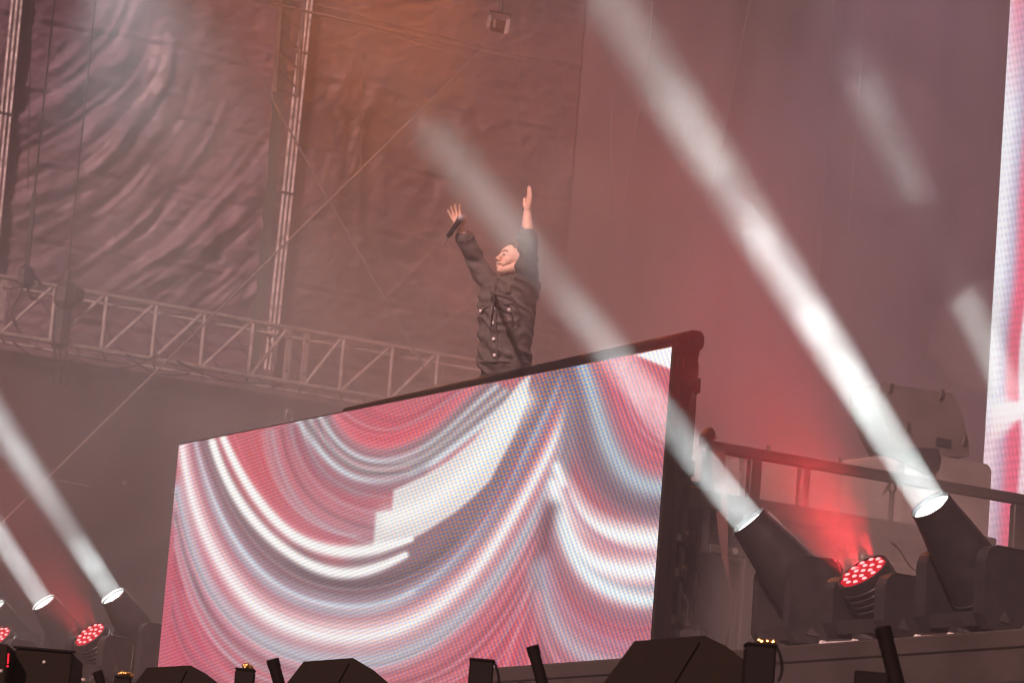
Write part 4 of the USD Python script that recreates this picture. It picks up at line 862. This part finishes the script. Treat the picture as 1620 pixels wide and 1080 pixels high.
# hair: slicked back cap
cap = trimesh.creation.icosphere(4, 1.0); v = cap.vertices.copy()
V3 = v * np.array([.099, .116, .106]); n3 = meshkit.fbm(v * np.array([14, 3, 5.0]), 3, 4)
keep = (v[:, 2] > -.30 - .45 * (v[:, 1] < -.2)) & (v[:, 1] < .56 - .35 * (v[:, 2] < .48) - .25 * (v[:, 2] < .2))
V3 = V3 * (1 + .05 * (n3 - .5))[:, None]
shr = np.where(keep, 1.0, .80); V3 *= shr[:, None]
hv = hd + V3[:, :1] * hl + (V3[:, 1:2] - .010) * hf + (V3[:, 2:] + .036) * hu
pm('hair', trimesh.Trimesh(hv, cap.faces, process=False), 'hair')
for s_ in (-1, 1):
    pm('eyebrow', tube(spline([H(.014 * s_, .094, .036), H(.034 * s_, .090, .044), H(.054 * s_, .072, .036)], 10), .0055, 6), 'hair')
    pm('eye', trimesh.creation.icosphere(2, .0115).apply_scale((1, 1, .6)).apply_translation(H(.031 * s_, .083, .012)), 'eye_dark')
mo = np.array([H(x, .094 - .9 * x * x / .06, -.056 + 6.0 * x * x) for x in np.linspace(-.032, .032, 13)])
pm('lips', tube(mo, np.linspace(.003, .003, 13) + .006 * np.sin(np.linspace(0, np.pi, 13)), 8), 'lips')
pm('teeth', tube([H(x, .1005 - .9 * x * x / .06, -.0535 + 6.0 * x * x) for x in np.linspace(-.024, .024, 11)], .0045 + .0045 * np.sin(np.linspace(0, np.pi, 11)), 8), 'teeth')
# jacket: sleeves end below the wrist on the right, at the rolled cuff on the left
wcR = wrR + (elR - wrR) * .30; wcL = wrL + (elL - wrL) * .62
jk = [[(shL, .078), (elL, .060), (wcL, .058)], [(shR, .078), (elR, .060), (wcR, .052)], [(shL + UPV * -.01, .09), (neck0 + UPV * -.02, .085), (shR + UPV * -.01, .09)],
      [(shL, .09), (chest + LFT * .09, .118), (waist + LFT * .08, .108), (J(797, 576, 0) + LFT * .08, .114)], [(shR, .09), (chest - LFT * .09, .118), (waist - LFT * .08, .108), (J(797, 576, 0) - LFT * .08, .114)],
      [(chest + LFT * .09, .118), (chest - LFT * .09, .118)], [(chest + FCE * .025, .115), (waist + FCE * .015, .11)], [(J(797, 576, 0) + LFT * .08, .114), (J(797, 576, 0) - LFT * .08, .114)],
      [(neck0 + FCE * .035 + UPV * .02, .072), (neck0 + FCE * .05 - UPV * .10, .095)]]
jm = chain_solid(jk, .009, 6); jn = jm.vertex_normals; wr_ = meshkit.fbm(jm.vertices * np.array([9, 9, 16.0]), 3, 3) - .5
fo = np.abs(np.sin((jm.vertices @ np.array([14, 22, 34.0])) + 9 * (meshkit.fbm(jm.vertices * 5, 2, 8)))) ** 3
jm.vertices = jm.vertices + jn * (.030 * wr_ + .016 * fo + .012 * (np.abs(meshkit.fbm(jm.vertices * 14, 3, 12) - .5)))[:, None]
pm('jacket', jm, 'denim')
pm('trousers', chain_solid([[(hips + UPV * .02, .150), (hipL, .128), (legL[1][0], .083), (legL[2][0] + UPV * .03, .068)], [(hips + UPV * .02, .150), (hipR, .128), (legR[1][0], .083), (legR[2][0] + UPV * .03, .068)]], .02, 6), 'trousers')
for f_ in (ftL, ftR): pm('shoe', chain_solid([[(f_ - FCE * .03 - UPV * .045, .045), (f_ + FCE * .08 - UPV * .05, .042), (f_ + FCE * .17 - UPV * .058, .032)]], .015, 4), 'black_plastic')
# collar, placket, pocket flaps, buttons, hem, projected on the jacket's front
prox = trimesh.proximity.ProximityQuery(jm)
def front_pt(l, u, push=.004):
    """the jacket's front surface at l metres to the wearer's left and height u above the hips"""
    o = hips + LFT * l + FCE * 1.2 + UPV * u; loc, _, _ = jm.ray.intersects_location([o], [-FCE], multiple_hits=True)
    if len(loc) == 0: return None
    q = loc[np.argmax(loc @ FCE)]; return q + FCE * push
def strip(pts, r): 
    pts = [p for p in pts if p is not None]
    return tube(spline(pts, 24), r, 6)
pm('placket', strip([front_pt(.02, u, .002) for u in np.linspace(.16, .585, 9)], .010), 'denim')
pm('placket', strip([front_pt(-.02, u, .002) for u in np.linspace(.16, .585, 9)], .006), 'denim')
for u in (.19, .30, .41, .51, .58):
    q = front_pt(.004, u, .014)
    if q is not None: pm('button', trimesh.creation.icosphere(2, .0135).apply_translation(q), 'button_metal')
for l in (-.115, .125):
    pts = [front_pt(l + dx, .515 + dz, .006) for dx, dz in ((-.065, .02), (-.03, -.005), (0, -.025), (.03, -.005), (.065, .02))]
    if all(p is not None for p in pts):
        pm('pocket_flap', strip(pts, .009), 'denim'); pm('pocket_flap', strip([front_pt(l + dx, .545, .004) for dx in (-.065, 0, .065)], .008), 'denim')
        q = front_pt(l, .50, .018)
        if q is not None: pm('button', trimesh.creation.icosphere(2, .0135).apply_translation(q), 'button_metal')
pm('hem_band', tube([J(797, 576, 0) + LFT * (.196 * math.cos(a)) + FCE * (.128 * math.sin(a)) for a in np.linspace(0, 2 * np.pi, 33)], .016, 8), 'denim')
for s_ in (-1, 1):
    pm('collar', tube(spline([neck0 + LFT * .075 * s_ + UPV * .035 - FCE * .05, neck0 + LFT * .095 * s_ + UPV * .02 + FCE * .03, neck0 + LFT * .070 * s_ + UPV * -.030 + FCE * .115, neck0 + LFT * .065 * s_ + UPV * -.085 + FCE * .135], 20), np.linspace(.014, .020, 20), 8), 'denim')
pm('cuff', rod(wcL, wcL + (wrL - wcL) * .06, .068, 18), 'denim', True); pm('cuff', rod(wcR, wcR + (wrR - wcR) * .10, .062, 18), 'denim', True)
# microphone in the right hand
mb = J(729, 345, .07); ma = J(711, 371, .06); me = J(699, 388, .06)
t = thing('microphone', "handheld microphone in the singer's raised hand, held upside down", 'microphone', (0, 0, 0))
mesh('grille', trimesh.creation.icosphere(3, .0275).apply_translation(mb), 'mic_mesh', t, True)
mesh('collar', rod(mb + (ma - mb) * .14, mb + (ma - mb) * .30, .024, 16, .020), 'dark_steel', t, 40)
mesh('handle', rod(mb + (ma - mb) * .30, ma + (ma - mb) * .15, .019, 16, .015), 'black_plastic', t, 40)
mesh('antenna', rod(ma + (ma - mb) * .1501, me, .005, 8), 'wire_steel', t, 40)

# ------------------------------------------------------------------ silhouettes along the stage front
def wedge_speaker(pxs, z, depth, label):
    """floor monitor: the polygon is its end cheek as seen, extruded along the line of sight's level direction"""
    pts = [P(x, y, z) for x, y in pxs]; o = pts[0]
    e1 = r0; loc = [((p - o) @ e1, (p - o)[2]) for p in pts]
    base = FLOOR + .003 - o[2]
    loc = [(loc[0][0], loc[0][1])] + loc[1:]
    poly = loc + [(loc[-1][0] + .03, base), (loc[0][0] - .03, base)]
    t = thing('floor_monitor', label, 'monitor speaker', (0, 0, 0), group='black wedge monitors along the stage front')
    mesh('cabinet', prism(poly, depth, [r0, (0, 0, 1), d0], o), 'rough_black', t)
    gx = [((p - o) @ e1, (p - o)[2]) for p in pts]
    cx = (gx[1][0] + gx[2][0]) / 2
    gr = [(gx[1][0] + .03, gx[1][1] - .03), (gx[2][0] - .02, gx[2][1] - .03), (gx[2][0] - .22, base + .05), (gx[0][0] + .05, base + .05)]
    mesh('grille', prism(gr, .012, [r0, (0, 0, 1), -d0], o - d0 * .002), 'rough_black', t)
    mesh('handle', box(o + r0 * (cx) + d0 * depth * .5 + UPV * (gx[1][1] + .012), (.16, .03, .02), .008), 'front_black', t)
wedge_speaker([(953, 1082), (1004, 1012), (1115, 1003), (1150, 1020), (1182, 1046), (1196, 1082)], 18.2, .5, 'largest wedge monitor at the bottom, right of the screen, brown lit cheek')
wedge_speaker([(452, 1082), (480, 1045), (558, 1039), (590, 1058), (618, 1082)], 21.5, .5, 'wedge monitor at the bottom under the left half of the screen')
wedge_speaker([(212, 1082), (232, 1055), (301, 1051), (325, 1064), (348, 1082)], 23.5, .5, "wedge monitor at the bottom by the screen's left corner")
def launcher(top, foot, w, z, base, label):
    """short tube leaning on a bracket"""
    a, b = P(*top, z), P(*foot, z); d_ = (b - a) / np.linalg.norm(b - a); b = a + d_ * max(.5, np.linalg.norm(b - a))
    k = (FLOOR + .05 - a[2]) / (b - a)[2]; b = a + (b - a) * k; r_ = w / 2 / FPX * z
    t = thing('launch_tube', label, 'launch tube', (0, 0, 0), group=None)
    T = axis_frame(a, a - b); L_ = np.linalg.norm(b - a)
    m = revolve([(0, -L_), (r_, -L_), (r_, -.05), (r_ * 1.08, -.045), (r_ * 1.08, 0), (r_ * .82, 0), (r_ * .8, -.12), (0, -.12)], 20); m.apply_transform(T); mesh('tube', m, 'front_black', t, 35)
    mesh('foot_plate', box((b[0], b[1], FLOOR + .02), (.26, .22, .034), .008), 'front_black', t)
    if base:
        c0, c1 = P(*base[0], z), P(*base[1], z); h_ = c0[2] - FLOOR
        cc = (c0 + c1) / 2 + d0 * (.02); w_ = np.linalg.norm((c1 - c0)[:2])
        m = box((0, 0, 0), (w_, .03, h_ - .06), .006); T2 = np.eye(4); T2[:3, 0], T2[:3, 1] = r0, d0; T2[:3, 3] = (cc[0], cc[1], FLOOR + .04 + (h_ - .06) / 2); m.apply_transform(T2); mesh('bracket', m, 'front_black', t)
launcher((154, 1061), (166, 1100), 15, 22.5, None, 'short dark tube by the left front, between the black case and the small gold-topped box')
launcher((431, 1042), (447, 1100), 19, 20.5, None, 'leaning dark tube left of the middle wedge monitor')
launcher((842, 1021), (866, 1110), 19, 18.5, ((818, 1071), (877, 1071)), 'leaning dark tube on a bracket in front of the screen centre')
launcher((1396, 991), (1424, 1100), 25, 17.2, ((1353, 1052), (1408, 1051)), 'thick leaning dark tube on a bracket in front of the red wash lamp')
def effect_box(x0, x1, y, z, gold, label, lead=False):
    a, b = P(x0, y, z), P(x1, y + 1, z); w_ = np.linalg.norm(b - a); c = (a + b) / 2
    t = thing('effect_box', label, 'effect box', (0, 0, 0))
    def place(m): T2 = np.eye(4); T2[:3, 0], T2[:3, 1] = r0, d0; T2[:3, 3] = (c[0], c[1], 0); m.apply_transform(T2); return m
    h_ = c[2] - FLOOR
    mesh('body', place(box((0, w_ / 2, FLOOR + h_ / 2 + .0015), (w_, w_, h_ - .003), .008)), 'front_black', t)
    mesh('lid', place(box((0, w_ / 2, c[2] + .006), (w_ * 1.03, w_ * 1.03, .012), .004)), 'front_black', t)
    if gold:
        for k in range(6):
            g_ = place(trimesh.creation.icosphere(1, .012 + .006 * rng.random()).apply_translation((gold[0] * w_ + (gold[1] - gold[0]) * w_ * (k + .5) / 6, .02 + .05 * rng.random(), c[2] + .018 + .012 * rng.random()))); mesh('nozzle', g_, 'gold', t)
    if lead: mesh('lead', tube(spline([b + d0 * .02, b + r0 * .02 - UPV * .05, b + r0 * .03 - UPV * .10, b + r0 * .015 - UPV * .16], 12), .007, 6), 'front_black', t)
effect_box(181, 207, 1071, 22.0, (-.3, .5), 'small black box with gold nozzles near the left wedge monitor')
effect_box(372, 403, 1059, 20.8, (-.1, .3), 'small black box with gold nozzles below the left part of the screen')
effect_box(743, 782, 1044, 18.8, None, 'plain black box with a loose lead below the middle of the screen', True)
effect_box(1180, 1229, 1020, 17.4, (-.1, .45), 'black box with bright gold nozzles right of the largest wedge monitor', True)
# big black case at the lower left corner with a red meter
z_ = 20.5; a = P(24, 1024.5, z_); b = P(116, 1037, z_)
t = thing('amplifier_case', 'black case with a glowing red level meter at the bottom left corner', 'case', (0, 0, 0))
e = r0
yv = (b - a); yv[2] = 0; yv /= np.linalg.norm(yv); tv = np.array([yv[1], -yv[0], 0]); tv = tv if tv @ d0 > 0 else -tv
def placeA(m): T2 = np.eye(4); T2[:3, 0], T2[:3, 1] = yv, tv; T2[:3, 3] = (a[0], a[1], 0); m.apply_transform(T2); return m
rot = math.radians(25); ca, sa = math.cos(rot), math.sin(rot)
hA = (a[2] + b[2]) / 2 + .012; wA = np.linalg.norm((b - a)[:2])
body_ = placeA(box((wA / 2, .3, FLOOR + (hA - FLOOR) / 2 + .002), (wA, .6, hA - FLOOR - .004), .012)); mesh('body', body_, 'rough_black', t)
mesh('front_panel', placeA(box((-.32, .05, FLOOR + (hA - FLOOR) / 2 + .002), (.62, .5, hA - FLOOR - .010), .012)), 'rough_black', t)
c0, c1 = P(13.5, 1033, z_ - .28), P(12.4, 1049, z_ - .28); mesh('level_meter', rod(c0, c1, .0045, 8), 'led_sign_red', t)
c0 = P(12, 1053, z_ - .28); mesh('power_light', trimesh.creation.icosphere(2, .006).apply_translation(c0), 'led_sign_red', t)
c0 = P(70, 1047, z_ - .01); mesh('knob', trimesh.creation.icosphere(2, .011).apply_translation(c0), 'wire_steel', t)
c0 = P(2, 1061, z_ - .28); mesh('knob', trimesh.creation.icosphere(2, .012).apply_translation(c0), 'wire_steel', t)
mesh('corner_trim', placeA(box((wA / 2, -.004, hA + .002), (wA + .02, .02, .012), .003)), 'front_black', t)
